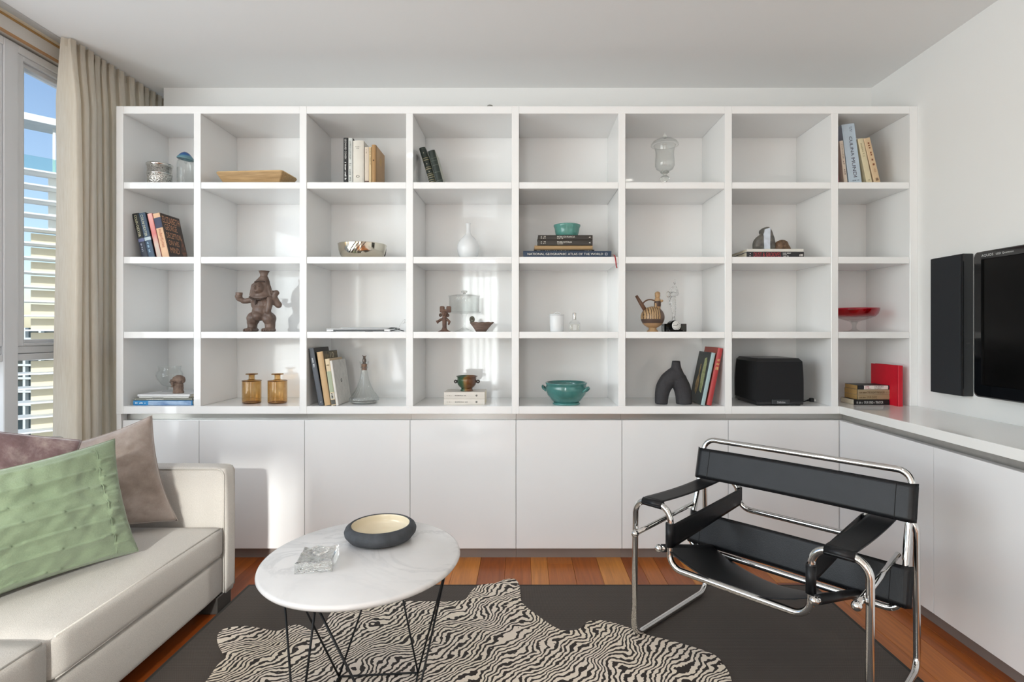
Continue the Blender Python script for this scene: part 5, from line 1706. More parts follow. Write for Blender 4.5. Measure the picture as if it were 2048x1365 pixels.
# --- row 3, third cell: laptop, tablet, cable
Y = 2.90
t = thing('laptop', 'closed thin silver laptop lying on the shelf', 'laptop', (wx(716, Y), Y + 0.13, ROW[2]))
ALS = pm('anodised_aluminium', '#d3d4d5', 0.35, 0.8, var=0.03)
x0, x1 = wx(652, Y) - wx(716, Y), wx(780, Y) - wx(716, Y)
obj('base', MB().rbox(x0, x1, -0.125, 0.10, 0.002, 0.009, 0.002, 2), ALS, t)
obj('lid', MB().rbox(x0, x1, -0.125, 0.10, 0.0105, 0.0160, 0.0018, 2), ALS, t)
obj('hinge_bar', MB().rbox(x0 + 0.036, x1 - 0.032, -0.1265, -0.110, 0.004, 0.0130, 0.001), pm('dark_hinge', '#3f4244', 0.4), t)
obj('rubber_foot', MB().box(x0 + 0.02, x0 + 0.04, -0.11, -0.09, 0, 0.002), BLACKM, t)
obj('rubber_foot', MB().box(x1 - 0.04, x1 - 0.02, -0.11, -0.09, 0, 0.002), BLACKM, t)
obj('rubber_foot', MB().box(-0.02, 0.02, 0.07, 0.09, 0, 0.002), BLACKM, t)
t2 = thing('tablet', 'thin grey tablet resting on the closed laptop', 'tablet', (wx(727, Y), Y + 0.12, ROW[2] + 0.0162))
xa, xb = wx(676, Y) - wx(727, Y), wx(778, Y) - wx(727, Y)
obj('back_shell', MB().prism([(xa, 0.0065), (xa + 0.012, 0.0012), (xa + 0.02, 0), (xb - 0.03, 0), (xb - 0.012, 0.002), (xb, 0.0065)], 'y', -0.085, 0.085), pm('grey_tablet', '#8d8f90', 0.35, 0.5), t2)
obj('screen_glass', MB().rbox(xa + 0.001, xb - 0.001, -0.084, 0.084, 0.0066, 0.0076, 0.0003), pm('white_glass', '#dcdedd', 0.1), t2)
t3 = thing('cable', 'tangled dark and white charging cables beside the laptop', 'cable', (wx(795, 2.95), 2.95, ROW[2]))
cz = 0.004
obj('dark_lead', MB().tube(catmull([(-0.032, -0.02, cz), (-0.01, -0.03, cz + 0.005), (0.012, -0.01, cz + 0.012), (0.0, 0.02, cz + 0.01), (-0.012, 0.0, cz + 0.014), (0.016, -0.02, cz + 0.006), (0.030, 0.02, cz)], 6, False), 0.0022, 8), pm('dark_cable', '#4a4c4d', 0.5), t3)
obj('white_lead', MB().tube(catmull([(-0.03, 0.03, cz), (-0.005, 0.04, 0.02), (0.012, 0.02, 0.040), (0.028, 0.01, 0.060), (0.036, 0.02, 0.066), (0.030, 0.03, 0.050), (0.018, 0.04, 0.044), (0.036, 0.05, 0.052)], 6, False), 0.0014, 8), pm('white_cable', '#e4e4e2', 0.5), t3)
obj('plug', MB().rbox(-0.042, -0.030, -0.027, -0.013, 0.001, 0.009, 0.002), pm('white_cable', '#e4e4e2', 0.5), t3)

# --- row 3, fourth cell: figurine, cake stand, clay boat bowl
Y = 2.95
kk = Y / F / 13.0
def g2(zx, zy, d=0.0): return Vector(((zx - 375) * kk, d, (1222 - zy) * kk))
u = kk
t = thing('clay_figurine', 'small brown clay figurine with a split fan headdress', 'figurine', (wx(860 + 375 / 13, Y), Y, ROW[2]))
mb = MB()
for (a, b_) in ((320, -1), (490, 1)):
    mb.rbox(g2(a - 68, 0).x, g2(a + 62, 0).x, -0.007, 0.007, g2(0, 725).z, g2(0, 555).z, 0.006, 2)
mb.rbox(g2(300, 0).x, g2(480, 0).x, -0.007, 0.006, g2(0, 740).z, g2(0, 640).z, 0.004, 1)
mb.ellipsoid(g2(375, 755, -0.006), (78 * u, 0.012, 68 * u))
mb.ellipsoid(g2(375, 760, -0.018), (14 * u, 0.006, 26 * u))
mb.ellipsoid(g2(272, 790), (42 * u, 0.006, 50 * u)); mb.ellipsoid(g2(462, 795), (42 * u, 0.006, 50 * u))
capsule(mb, g2(375, 840), g2(378, 1100), 60 * u, 56 * u)
mb.ellipsoid(g2(375, 900), (85 * u, 0.010, 50 * u))
capsule(mb, g2(300, 900), g2(200, 960, -0.004), 36 * u, 34 * u)
mb.lathe([(0, 0.012), (52 * u, 0.012), (40 * u, 0.006), (12 * u, -0.004), (0, -0.006)], 14, g2(205, 990, -0.006))
capsule(mb, g2(440, 895), g2(510, 960, -0.004), 34 * u, 30 * u)
capsule(mb, g2(510, 960, -0.004), g2(490, 1025, -0.008), 30 * u, 26 * u)
mb.lathe([(0, 0), (168 * u, 0.0), (165 * u, 0.003), (95 * u, 0.008), (70 * u, 0.014), (60 * u, 0.022), (0, 0.022)], 20, g2(375, 1222), 1, 0.7)
fo_ = remesh_obj('body', mb, pm('red_brown_clay', '#765b4c', 0.75, var=0.3, vscale=40, col2='#57423a'), t, 0.0016, 2)
for a in (272, 462):
    obj('ear_disc', MB().lathe([(28 * u, -0.002), (34 * u, 0), (20 * u, 0.001)], 14, closed=True).xf(Matrix.Translation(g2(a, 792, -0.0065)) @ Matrix.Rotation(PI / 2, 4, 'X')), DKC, fo_)
obj('collar', MB().tube([g2(315 + 12 * i, 870 + 18 * math.sin(PI * i / 10), -0.009) for i in range(11)], 0.0022, 6), DKC, fo_)

Y = 3.08
k = Y / F
t = thing('cake_stand', 'tall glass cake stand with a domed lid at the back of the shelf', 'cake stand', (wx(928.5, Y), Y, ROW[2]))
h = lambda py: wz(py, Y) - ROW[2]
rD = 30.5 * k
obj('foot', MB().lathe([(0, 0), (0.052, 0), (0.053, 0.003), (0.030, 0.010), (0.012, 0.022), (0, 0.022)], 40), CLEAR, t)
obj('stem', MB().lathe([(0.010, 0.018), (0.0065, 0.040), (0.0065, h(640)), (0.013, h(631)), (0.022, h(627)), (0, h(627))], 24), CLEAR, t)
obj('plate', MB().lathe([(0, h(627)), (rD * 1.0, h(627)), (rD * 1.08, h(625)), (rD * 1.08, h(624)), (rD, h(625)), (0, h(625))], 56), CLEAR, t)
dm = obj('dome', MB().lathe([(rD * 0.98, h(624)), (rD * 0.98, h(597)), (rD * 1.03, h(594)), (rD * 1.03, h(592)), (rD * 0.7, h(590.5)), (0.012, h(590)), (0.012, h(590.8)), (rD * 0.7, h(591.4)), (rD * 0.96, h(593.2)), (rD * 0.955, h(597)), (rD * 0.955, h(624))], 56, closed=True), CLEAR, t)
obj('knob', MB().lathe([(0.008, h(590)), (0.007, h(586.5)), (0.016, h(585)), (0.018, h(583)), (0.012, h(581.3)), (0, h(581))], 24), solid_glass('knob_glass', (0.94, 0.96, 0.95, 1)), dm)

Y = 2.93
kk = Y / F / 13.0
def g3(zx, zy, d=0.0): return Vector(((zx - 1330) * kk, d, (1225 - zy) * kk))
t = thing('clay_boat_bowl', 'brown clay boat-shaped bowl with a scroll at one end', 'bowl', (wx(860 + 1330 / 13, Y), Y, ROW[2]))
rows = [(1195, 1455, 1225, 0.016), (1150, 1510, 1150, 0.022), (1100, 1570, 1080, 0.028), (1050, 1630, 1010, 0.033), (1035, 1665, 985, 0.035), (1060, 1640, 978, 0.031), (1110, 1570, 1070, 0.024), (1200, 1450, 1190, 0.012)]
V, Fc = [], []
n = 28
for (xa_, xb_, zy, dy) in rows:
    c_, hw = g3((xa_ + xb_) / 2, zy), (xb_ - xa_) / 2 * kk
    for q_ in range(n):
        a = 2 * PI * q_ / n
        ca, sa = math.cos(a), math.sin(a)
        V.append((c_.x + hw * ca, dy * sa * (1 - 0.25 * abs(ca)), c_.z + (0.003 * math.sin(a * 5) if 2 < rows.index((xa_, xb_, zy, dy)) < 6 else 0)))
for r_ in range(len(rows) - 1):
    for q_ in range(n):
        Fc.append((r_ * n + q_, r_ * n + (q_ + 1) % n, (r_ + 1) * n + (q_ + 1) % n, (r_ + 1) * n + q_))
Fc.append(tuple(range(n))); Fc.append(tuple((len(rows) - 1) * n + q_ for q_ in range(n)))
RBC = pm('red_brown_clay_b', '#7d685c', 0.8, var=0.3, vscale=30, col2='#5b4a42', stretch=(1, 1, 4))
bo = obj('hull', MB().add(V, Fc, True), RBC, t)
obj('scroll', MB().lathe([(0.0035, -0.004), (0.0135, -0.005), (0.0145, 0), (0.0135, 0.005), (0.0035, 0.004)], 22, closed=True).xf(Matrix.Translation(g3(1095, 905)) @ Matrix.Rotation(PI / 2, 4, 'X') @ Matrix.Scale(1.25, 4, (0, 1, 0))), pm('grey_green_clay', '#5d5c50', 0.8, var=0.25, vscale=40), bo)
obj('scroll_eye', MB().ellipsoid(g3(1098, 890), (0.0055, 0.006, 0.006), 10, 8), DKC, bo)

# --- row 3, fifth cell: white canister, perfume bottle
Y = 2.95
t = thing('lidded_canister', 'white ceramic candle cup with a flat lid', 'canister', (wx(1113.5, Y), Y, ROW[2]))
obj('cup', MB().lathe([(0, 0), (0.034, 0), (0.0355, 0.002), (0.0395, 0.086), (0.0385, 0.0875), (0, 0.0875)], 44), CERW, t)
l_ = obj('lid', MB().lathe([(0.039, 0.0885), (0.0395, 0.091), (0.037, 0.094), (0.012, 0.0955), (0, 0.0955), (0, 0.0885)], 44), CERW, t)
obj('lid_handle', MB().tube(catmull([(-0.016, -0.004, 0.0955), (-0.006, 0, 0.102), (0.006, 0, 0.1035), (0.018, 0.004, 0.0965)], 5, False), 0.0026, 8), CERW, l_)
t = thing('perfume_bottle', 'clear square perfume bottle with a silver cap', 'bottle', (wx(1149, Y), Y, ROW[2]))
obj('flask', MB().rbox(-0.029, 0.029, -0.017, 0.017, 0.0, 0.048, 0.004, 3, True), CLEAR, t)
obj('shoulder', MB().lathe([(0.027, 0.046), (0.022, 0.055), (0.012, 0.062), (0.010, 0.066), (0, 0.066)], 28, (0, 0, 0), 1, 0.6), CLEAR, t)
obj('fragrance', MB().rbox(-0.023, 0.023, -0.012, 0.012, 0.006, 0.040, 0.003, 2, True), thin_glass('pale_liquid', (0.96, 0.955, 0.93, 1), 1.2), t)
obj('cap', MB().lathe([(0, 0.066), (0.0095, 0.066), (0.0098, 0.068), (0.0098, 0.098), (0.0085, 0.101), (0, 0.101)], 28), SILV, t)
obj('label_patch', MB().box(-0.010, 0.010, -0.0182, -0.0174, 0.008, 0.038), pm('frosted_label', '#cfcfcb', 0.5), t)

# --- row 3, sixth cell: spouted vessel, trophy, clock
Y = 2.95
kk = Y / F / 10.92
def g4(zx, zy, d=0.0): return Vector(((zx - 548) * kk, d, (1250 - zy) * kk))
u = kk
t = thing('spouted_vessel', 'round painted clay vessel with angled spout, strap handle and small figure', 'vessel', (wx(1255 + 548 / 10.92, Y), Y, ROW[2]))
def painted():
    m, nt, out = nodes('painted_clay')
    p = nt.nodes.new('ShaderNodeBsdfPrincipled'); tc = nt.nodes.new('ShaderNodeTexCoord'); sx = nt.nodes.new('ShaderNodeSeparateXYZ')
    nt.links.new(tc.outputs['Object'], sx.inputs[0])
    w = nt.nodes.new('ShaderNodeTexWave'); w.bands_direction = 'X'; w.inputs['Scale'].default_value = 26; w.inputs['Distortion'].default_value = 2.5; w.inputs['Detail Scale'].default_value = 2
    nt.links.new(tc.outputs['Object'], w.inputs['Vector'])
    st = ramp(nt, [(0.62, hexc('#b4946c')), (0.85, hexc('#5a4432'))])
    nt.links.new(w.outputs[1], st.inputs[0])
    mr = nt.nodes.new('ShaderNodeMapRange'); mr.inputs['From Max'].default_value = 0.16
    nt.links.new(sx.outputs['Z'], mr.inputs[0])
    zmask = ramp(nt, [(0.0, (0, 0, 0, 1)), (0.285, (1, 1, 1, 1)), (0.42, (0, 0, 0, 1)), (0.99, (0, 0, 0, 1))], 'CONSTANT')
    nt.links.new(mr.outputs[0], zmask.inputs[0])
    mx = nt.nodes.new('ShaderNodeMixRGB'); nt.links.new(zmask.outputs[0], mx.inputs[0])
    nt.links.new(st.outputs[0], mx.inputs[1]); mx.inputs[2].default_value = hexc('#54423a')
    low = ramp(nt, [(0.0, (1, 1, 1, 1)), (0.285, (0, 0, 0, 1))], 'CONSTANT'); nt.links.new(mr.outputs[0], low.inputs[0])
    m2 = nt.nodes.new('ShaderNodeMixRGB'); nt.links.new(low.outputs[0], m2.inputs[0]); nt.links.new(mx.outputs[0], m2.inputs[1]); m2.inputs[2].default_value = hexc('#b08c66')
    xm = nt.nodes.new('ShaderNodeMapRange'); xm.inputs['From Min'].default_value = 0.028; xm.inputs['From Max'].default_value = 0.034
    nt.links.new(sx.outputs['X'], xm.inputs[0])
    hi = nt.nodes.new('ShaderNodeMath'); hi.operation = 'GREATER_THAN'; hi.inputs[1].default_value = 0.048; nt.links.new(sx.outputs['Z'], hi.inputs[0])
    ml = nt.nodes.new('ShaderNodeMath'); ml.operation = 'MULTIPLY'; nt.links.new(xm.outputs[0], ml.inputs[0]); nt.links.new(hi.outputs[0], ml.inputs[1])
    m3 = nt.nodes.new('ShaderNodeMixRGB'); nt.links.new(ml.outputs[0], m3.inputs[0]); nt.links.new(m2.outputs[0], m3.inputs[1]); m3.inputs[2].default_value = hexc('#6b564a')
    nt.links.new(m3.outputs[0], p.inputs['Base Color']); p.inputs['Roughness'].default_value = 0.4
    nt.links.new(p.outputs[0], out.inputs[0])
    return m
BUFF = pm('buff_clay', '#b4926a', 0.55, var=0.15, vscale=30)
BRN = pm('brown_slip_clay', '#6d4f3d', 0.5, var=0.15, vscale=30)
gl_ = obj('globe', MB().ellipsoid(g4(548, 935), (256 * u, 250 * u, 240 * u), 40, 26), painted(), t)
obj('foot', MB().lathe([(0, 0), (128 * u, 0), (122 * u, 8 * u), (80 * u, 60 * u), (92 * u, 110 * u), (0, 110 * u)], 32), BUFF, t)
obj('spout', MB().tube([g4(400, 800), g4(300, 640), g4(190, 460)], [46 * u, 42 * u, 30 * u], 16), BRN, t)
obj('strap_handle', MB().tube(catmull([g4(325, 650), g4(375, 590), g4(450, 553), g4(530, 552), g4(600, 575)], 6, False), 15 * u, 8), BRN, t)
mb = MB()
capsule(mb, g4(660, 820), g4(655, 620), 66 * u, 62 * u)
mb.ellipsoid(g4(655, 560), (66 * u, 58 * u, 70 * u))
mb.ellipsoid(g4(655, 460), (58 * u, 60 * u, 74 * u))
mb.ellipsoid(g4(655, 420), (60 * u, 58 * u, 50 * u))
mb.ellipsoid(g4(640, 480, -0.013), (10 * u, 14 * u, 20 * u))
capsule(mb, g4(700, 600), g4(750, 575, -0.004), 24 * u, 28 * u)
capsule(mb, g4(610, 640, -0.010), g4(600, 720, -0.016), 24 * u, 22 * u)
fgv = remesh_obj('spout_figure', mb, BUFF, t, 0.0014, 2)
obj('painted_tunic', MB().lathe([(68 * u, g4(0, 700).z), (72 * u, g4(0, 660).z), (72 * u, g4(0, 600).z), (64 * u, g4(0, 580).z)], 24, (g4(657, 0).x, 0, 0)), pm('dark_slip', '#4d3a2f', 0.5), fgv)

Y = 3.0
t = thing('trophy', 'slender crystal statuette trophy on a black base behind the clock', 'trophy', (wx(1349, Y), Y, ROW[2]))
kp = Y / F
obj('plinth', MB().rbox(-22 * kp, 22 * kp, -0.02, 0.045, 0, 16 * kp, 0.0015), pm('black_lacquer', '#1b1c1a', 0.15, var=0.1), t)
kk = Y / F / 10.92
def g5(zx, zy, d=0.0): return Vector(((zx - 1027) * kk, d + 0.012, (1250 - zy) * kk))
u = kk
obj('name_plate', MB().box(4 * kp, 20 * kp, -0.0208, -0.0200, 3 * kp, 12 * kp), pm('dark_plate', '#3b3d39', 0.3, 0.5, var=0.4, vscale=200), t)
mb = MB()
mb.lathe([(0, g5(0, 1100).z), (40 * u, g5(0, 1075).z), (36 * u, g5(0, 960).z), (24 * u, g5(0, 900).z), (0, g5(0, 890).z)], 16, (g5(1020, 0).x, 0.012, 0))
capsule(mb, g5(1020, 900), g5(1010, 740), 30 * u, 42 * u)
capsule(mb, g5(1040, 880), g5(1040, 720), 26 * u, 36 * u)
capsule(mb, g5(1012, 720), g5(985, 560), 44 * u, 48 * u)
capsule(mb, g5(1035, 720), g5(1030, 560), 38 * u, 44 * u)
mb.ellipsoid(g5(1005, 520), (70 * u, 46 * u, 60 * u))
mb.ellipsoid(g5(1005, 430), (82 * u, 46 * u, 60 * u))
capsule(mb, g5(930, 440), g5(940, 640), 26 * u, 14 * u)
capsule(mb, g5(930, 420), g5(950, 330), 24 * u, 20 * u); capsule(mb, g5(950, 330), g5(1040, 235), 20 * u, 14 * u)
capsule(mb, g5(1095, 420), g5(1100, 340), 26 * u, 20 * u); capsule(mb, g5(1100, 340), g5(1050, 235), 20 * u, 14 * u)
capsule(mb, g5(1060, 430), g5(1110, 420), 34 * u, 30 * u)
mb.ellipsoid(g5(1043, 180), (24 * u, 22 * u, 30 * u))
capsule(mb, g5(1045, 170), g5(1047, 110), 12 * u, 8 * u)
remesh_obj('statuette', mb, solid_glass('crystal', (0.97, 0.98, 0.98, 1), 0.0, 0.6, 160), t, 0.0016, 1)
obj('ring', MB().tube([g5(905 + 40 * math.cos(a * PI / 8), 430 + 62 * math.sin(a * PI / 8)) for a in range(16)], 9 * u, 6, closed=True), SILV, t)

Y = 2.915
kk = Y / F / 10.92
t = thing('desk_clock', 'small black desk clock with a white dial', 'clock', (wx(1349, Y), Y, ROW[2]), Matrix.Rotation(math.radians(14), 3, 'Z'))
GB2 = pm('gloss_black_clock', '#121212', 0.12, var=0.05)
prof = [(-0.034, 0.0), (0.034, 0.0), (0.034, 0.016)] + [(0.034 * math.cos(a), 0.026 + 0.034 * math.sin(a)) for a in [i * PI / 16 for i in range(1, 16)]] + [(-0.034, 0.016)]
obj('case', MB().prism(prof, 'y', -0.005, 0.026), GB2, t)
obj('base_block', MB().rbox(-0.036, 0.044, -0.014, 0.028, 0.0, 0.010, 0.002), GB2, t)
dl = obj('dial', MB().lathe([(0, 0.003), (0.0235, 0.003), (0.0255, 0.001), (0.0255, -0.001), (0, -0.001)], 36).xf(Matrix.Translation((0.008, -0.006, 0.033)) @ Matrix.Rotation(PI / 2, 4, 'X')), pm('white_dial', '#e2e2de', 0.4), t)
mk = MB()
for i in range(12):
    a = 2 * PI * i / 12
    mk.box(-0.001, 0.001, -0.0102, -0.0094, 0.0175, 0.0215) if False else None
    c_ = Vector((0.008 + 0.0195 * math.sin(a), -0.0095, 0.033 + 0.0195 * math.cos(a)))
    mk.ellipsoid(c_, (0.0016, 0.0006, 0.0016), 8, 4)
obj('hour_marks', mk, ink('#2c2c2c'), dl)
obj('hand', MB().tube([(0.008, -0.0098, 0.033), (-0.0095, -0.0098, 0.0345)], 0.0009, 6), ink('#2c2c2c'), dl)
obj('hand', MB().tube([(0.008, -0.0098, 0.033), (0.0165, -0.0098, 0.0425)], 0.0011, 6), ink('#2c2c2c'), dl)

# --- row 3, last cell: red glass compote
Y = 3.0
k = Y / F
t = thing('glass_compote', 'footed clear glass compote with a ruby red band', 'compote', (wx(1708.5, Y), Y, ROW[2]))
h = lambda py: max(0, wz(py, Y) - ROW[2])
RUBY = thin_glass('ruby_glass', (0.86, 0.20, 0.30, 1), 1.5, 0.03, (0.76, 0.11, 0.20, 1))
obj('bowl_clear', MB().lathe([(0.012, h(645)), (0.045, h(641)), (0.078, h(637)), (0.098, h(633.5)), (0.096, h(633)), (0.076, h(636)), (0.044, h(640)), (0.010, h(643.5))], 56, closed=True), CLEAR, t)
obj('ruby_band', MB().lathe([(0.098, h(633.5)), (0.112, h(628)), (0.1185, h(621)), (0.1190, h(617)), (0.1165, h(617)), (0.1158, h(621)), (0.110, h(627)), (0.096, h(633))], 56, closed=True), RUBY, t)
obj('stem', MB().lathe([(0, 0), (0.052, 0.0), (0.052, 0.002), (0.022, 0.007), (0.011, 0.016), (0.0095, 0.030), (0.012, 0.044), (0.020, h(646)), (0.012, h(644)), (0, h(644))], 40), thin_glass('stem_glass', (0.90, 0.92, 0.915, 1), 1.6, 0.02), t)

# --- row 4, first cell: goblet and clay head on the book stack
zt_ = ROW[3] + 0.0573
Y = 3.05
k = Y / F
h = lambda py: max(0, wz(py, Y) - zt_)
t = thing('glass_goblet', 'clear round glass goblet on the white book, behind the clay head', 'goblet', (wx(339.5, Y), Y, zt_))
obj('bowl', MB().lathe(wall_prof([(0.0, h(775)), (0.012, h(774)), (0.040, h(769)), (0.060, h(758)), (0.0655, h(750)), (0.060, h(744)), (0.053, h(741)), (0.055, h(734)), (0.056, h(733))], 0.0025), 48), CLEAR, t)
obj('stem', MB().lathe([(0, 0), (0.036, 0), (0.036, 0.003), (0.014, 0.009), (0.012, 0.016), (0.016, h(777)), (0.013, h(774)), (0, h(774))], 36), CLEAR, t)
Y = 2.965
kk = Y / F / 13.65
def g6(zx, zy, d=0.0): return Vector(((zx - 1385) * kk, d, (928 - zy) * kk))
u = kk
t = thing('clay_bust', 'small rough clay head on the white book', 'figurine', (wx(255 + 1385 / 13.65, Y), Y, zt_))
mb = MB()
mb.ellipsoid(g6(1400, 570), (165 * u, 150 * u, 135 * u))
mb.ellipsoid(g6(1335, 640, -0.008), (120 * u, 110 * u, 120 * u))
capsule(mb, g6(1385, 700), g6(1390, 880), 125 * u, 125 * u)
mb.lathe([(0, 0), (140 * u, 0), (138 * u, 40 * u), (120 * u, 90 * u), (0, 90 * u)], 20, g6(1388, 928), 1, 0.85)
mb.ellipsoid(g6(1200, 600), (36 * u, 30 * u, 50 * u)); mb.ellipsoid(g6(1535, 600, -0.004), (40 * u, 40 * u, 60 * u))
mb.ellipsoid(g6(1335, 660, -0.032), (32 * u, 42 * u, 66 * u))
mb.ellipsoid(g6(1310, 735, -0.026), (52 * u, 34 * u, 22 * u))
mb.ellipsoid(g6(1330, 565, -0.026), (100 * u, 30 * u, 24 * u))
fh = remesh_obj('head', mb, pm('dusty_clay', '#8f7a6c', 0.85, var=0.25, vscale=45, bump=0.3, bscale=120, col2='#6b584d'), t, 0.0016, 2, disp=(90, 0.0014))
for ex_ in (1270, 1400):
    obj('eye', MB().ellipsoid(g6(ex_, 612, -0.0335), (0.0045, 0.003, 0.0028), 10, 6), DKC, fh)

# --- row 4, second cell: two amber bottles
AMB = thin_glass('amber_glass', (0.93, 0.83, 0.66, 1), 1.45, 0.03, (0.88, 0.75, 0.55, 1))
AMBD = thin_glass('amber_glass_thick', (0.62, 0.47, 0.30, 1), 1.45, 0.03)
for px_, lab, yaw in ((503.5, 'squat amber glass bottle, left one of the pair', 0.0), (555, 'squat amber glass bottle, right one of the pair', 0.5)):
    Y = 2.985
    k = Y / F
    t = thing('amber_bottle', lab, 'bottle', (wx(px_, Y), Y, ROW[3]), Matrix.Rotation(yaw, 3, 'Z'), group='pair of amber bottles')
    h = lambda py: max(0, wz(py, Y) - ROW[3])
    rB = 18.3 * k
    outer = [(0, 0.0), (rB * 0.9, 0.0), (rB * 0.98, 0.004), (rB, 0.012), (rB, h(764)), (rB * 0.98, h(761.5)), (rB * 0.5, h(760)), (0.0165, h(759)), (0.0155, h(757)), (0.0155, h(750))]
    mb = MB().lathe(wall_prof(outer, 0.0022), 40)
    for v in mb.v:                                             # faceted, slightly dented sides
        r = math.hypot(v.x, v.y)
        if r > 0.03:
            kf = 1 - 0.03 * abs(math.sin(3 * math.atan2(v.y, v.x))) + 0.012 * mnoise.noise(v * 40)
            v.x *= kf; v.y *= kf
    obj('body', mb, AMB, t)
    obj('lip', MB().lathe([(0.0155, h(750.5)), (0.030, h(749.6)), (0.0315, h(748.6)), (0.030, h(747.6)), (0.0145, h(748.6))], 36, closed=True), AMBD, t)
    obj('base_ring', MB().lathe([(rB * 0.80, 0.0025), (rB * 0.95, 0.003), (rB * 0.97, 0.008), (rB * 0.80, 0.006)], 36, closed=True), AMBD, t)
    obj('shoulder_ring', MB().lathe([(rB * 1.0, h(762.5)), (rB * 1.02, h(761.8)), (rB * 0.97, h(761))], 36, closed=True), AMBD, t)

# --- row 4, third cell: ship's decanter
Y = 3.0
k = Y / F
h = lambda py: max(0, wz(py, Y) - ROW[3])
t = thing('decanter', 'wide-based fluted glass decanter with a figure stopper', 'decanter', (wx(728.6, Y), Y, ROW[3]))
outer = [(0, 0.0), (0.062, 0.0), (0.074, 0.006), (0.0795, 0.016), (0.0785, 0.026), (0.066, 0.044), (0.050, 0.066), (0.036, 0.095), (0.026, 0.125), (0.0205, 0.150), (0.0190, 0.175), (0.0195, 0.196), (0.0245, h(724.5)), (0.0255, h(723.5))]
def flute(mb, n, amp, z0_, z1_):
    for v in mb.v:
        r = math.hypot(v.x, v.y)
        if r > 0.012 and z0_ < v.z < z1_:
            kf = 1 + amp * math.cos(n * math.atan2(v.y, v.x) + v.z * 8)
            v.x *= kf; v.y *= kf
    return mb
obj('body', flute(MB().lathe(wall_prof(outer, 0.0028), 168), 24, 0.028, 0.02, 0.165), thin_glass('cut_glass', (0.955, 0.964, 0.96, 1), 1.6, 0.02), t)
obj('base_slab', MB().lathe([(0, 0.003), (0.060, 0.003), (0.070, 0.009), (0.055, 0.012), (0, 0.012)], 48), solid_glass('base_glass', (0.95, 0.97, 0.96, 1)), t)
stp = obj('stopper', MB().lathe([(0, h(741)), (0.0135, h(741)), (0.0155, h(731)), (0.0155, h(728.5)), (0, h(728.5))], 24), pm('cork', '#9a7762', 0.8, var=0.25, vscale=60), t)
mb = MB()
mb.ellipsoid((0, 0, h(722)), (0.0105, 0.010, 0.017)); mb.ellipsoid((0, 0, h(715.5)), (0.0075, 0.007, 0.008))
mb.ellipsoid((0, 0, h(728.5)), (0.011, 0.011, 0.008))
capsule(mb, (-0.004, 0, h(713.5)), (-0.010, 0, h(711.5)), 0.003, 0.002, 8); capsule(mb, (0.004, 0, h(713.5)), (0.011, 0, h(712)), 0.003, 0.002, 8)
remesh_obj('stopper_figure', mb, pm('pewter', '#6d625b', 0.4, 0.7, var=0.3, vscale=80), t, 0.0012, 1)
obj('collar', MB().lathe([(0.0195, 0.190), (0.0205, 0.192), (0.0205, 0.195), (0.0195, 0.197)], 32, closed=True), CLEAR, t)

# --- row 4, fourth cell: brown and green footed bowl
Y = 2.985
k = Y / F
h = lambda py: max(0, wz(py, Y) - zb2)
t = thing('footed_bowl', 'small green and brown glazed footed bowl with knob handles', 'bowl', (wx(933.7, Y), Y, zb2))
def twotone():
    m, nt, out = nodes('green_brown_glaze')
    p = nt.nodes.new('ShaderNodeBsdfPrincipled')
    mp = coords(nt)
    sx = nt.nodes.new('ShaderNodeSeparateXYZ'); nt.links.new(mp.outputs[0], sx.inputs[0])
    n = noise_tex(nt, mp, 30, 4)
    a = nt.nodes.new('ShaderNodeMath'); a.operation = 'MULTIPLY_ADD'; a.inputs[1].default_value = 0.03
    nt.links.new(n.outputs[0], a.inputs[0]); nt.links.new(sx.outputs['X'], a.inputs[2])
    mr = nt.nodes.new('ShaderNodeMapRange'); mr.inputs['From Min'].default_value = -0.045; mr.inputs['From Max'].default_value = 0.075
    nt.links.new(a.outputs[0], mr.inputs[0])
    r = ramp(nt, [(0.0, hexc('#24402f')), (0.35, hexc('#33543a')), (0.45, hexc('#8a6a38')), (0.6, hexc('#6e4524')), (1.0, hexc('#4c3226'))])
    nt.links.new(mr.outputs[0], r.inputs[0]); nt.links.new(r.outputs[0], p.inputs['Base Color'])
    p.inputs['Roughness'].default_value = 0.12; p.inputs['Coat Weight'].default_value = 0.4
    nt.links.new(p.outputs[0], out.inputs[0])
    return m
TT2 = twotone()
obj('body', MB().lathe([(0, 0.012), (0.026, 0.012), (0.040, 0.022), (0.050, 0.036), (0.053, 0.048), (0.0515, 0.062), (0.052, 0.072), (0.058, h(753)), (0.0585, h(752.3)), (0.055, h(752.3)), (0.048, 0.070), (0.046, 0.045), (0.03, 0.022), (0, 0.02)], 48), TT2, t)
obj('foot', MB().lathe([(0, 0), (0.035, 0), (0.036, 0.004), (0.031, 0.009), (0.031, 0.014), (0, 0.014)], 40), TT2, t)
for sg in (-1, 1):
    obj('handle', MB().lathe([(0.003, -0.007), (0.009, -0.006), (0.0105, 0), (0.009, 0.006), (0.003, 0.007)], 16, closed=True).xf(Matrix.Translation((sg * 0.0605, 0, 0.050)) @ Matrix.Rotation(PI / 2, 4, 'X')), pm('dark_brown_glaze', '#2e221f', 0.2), t)

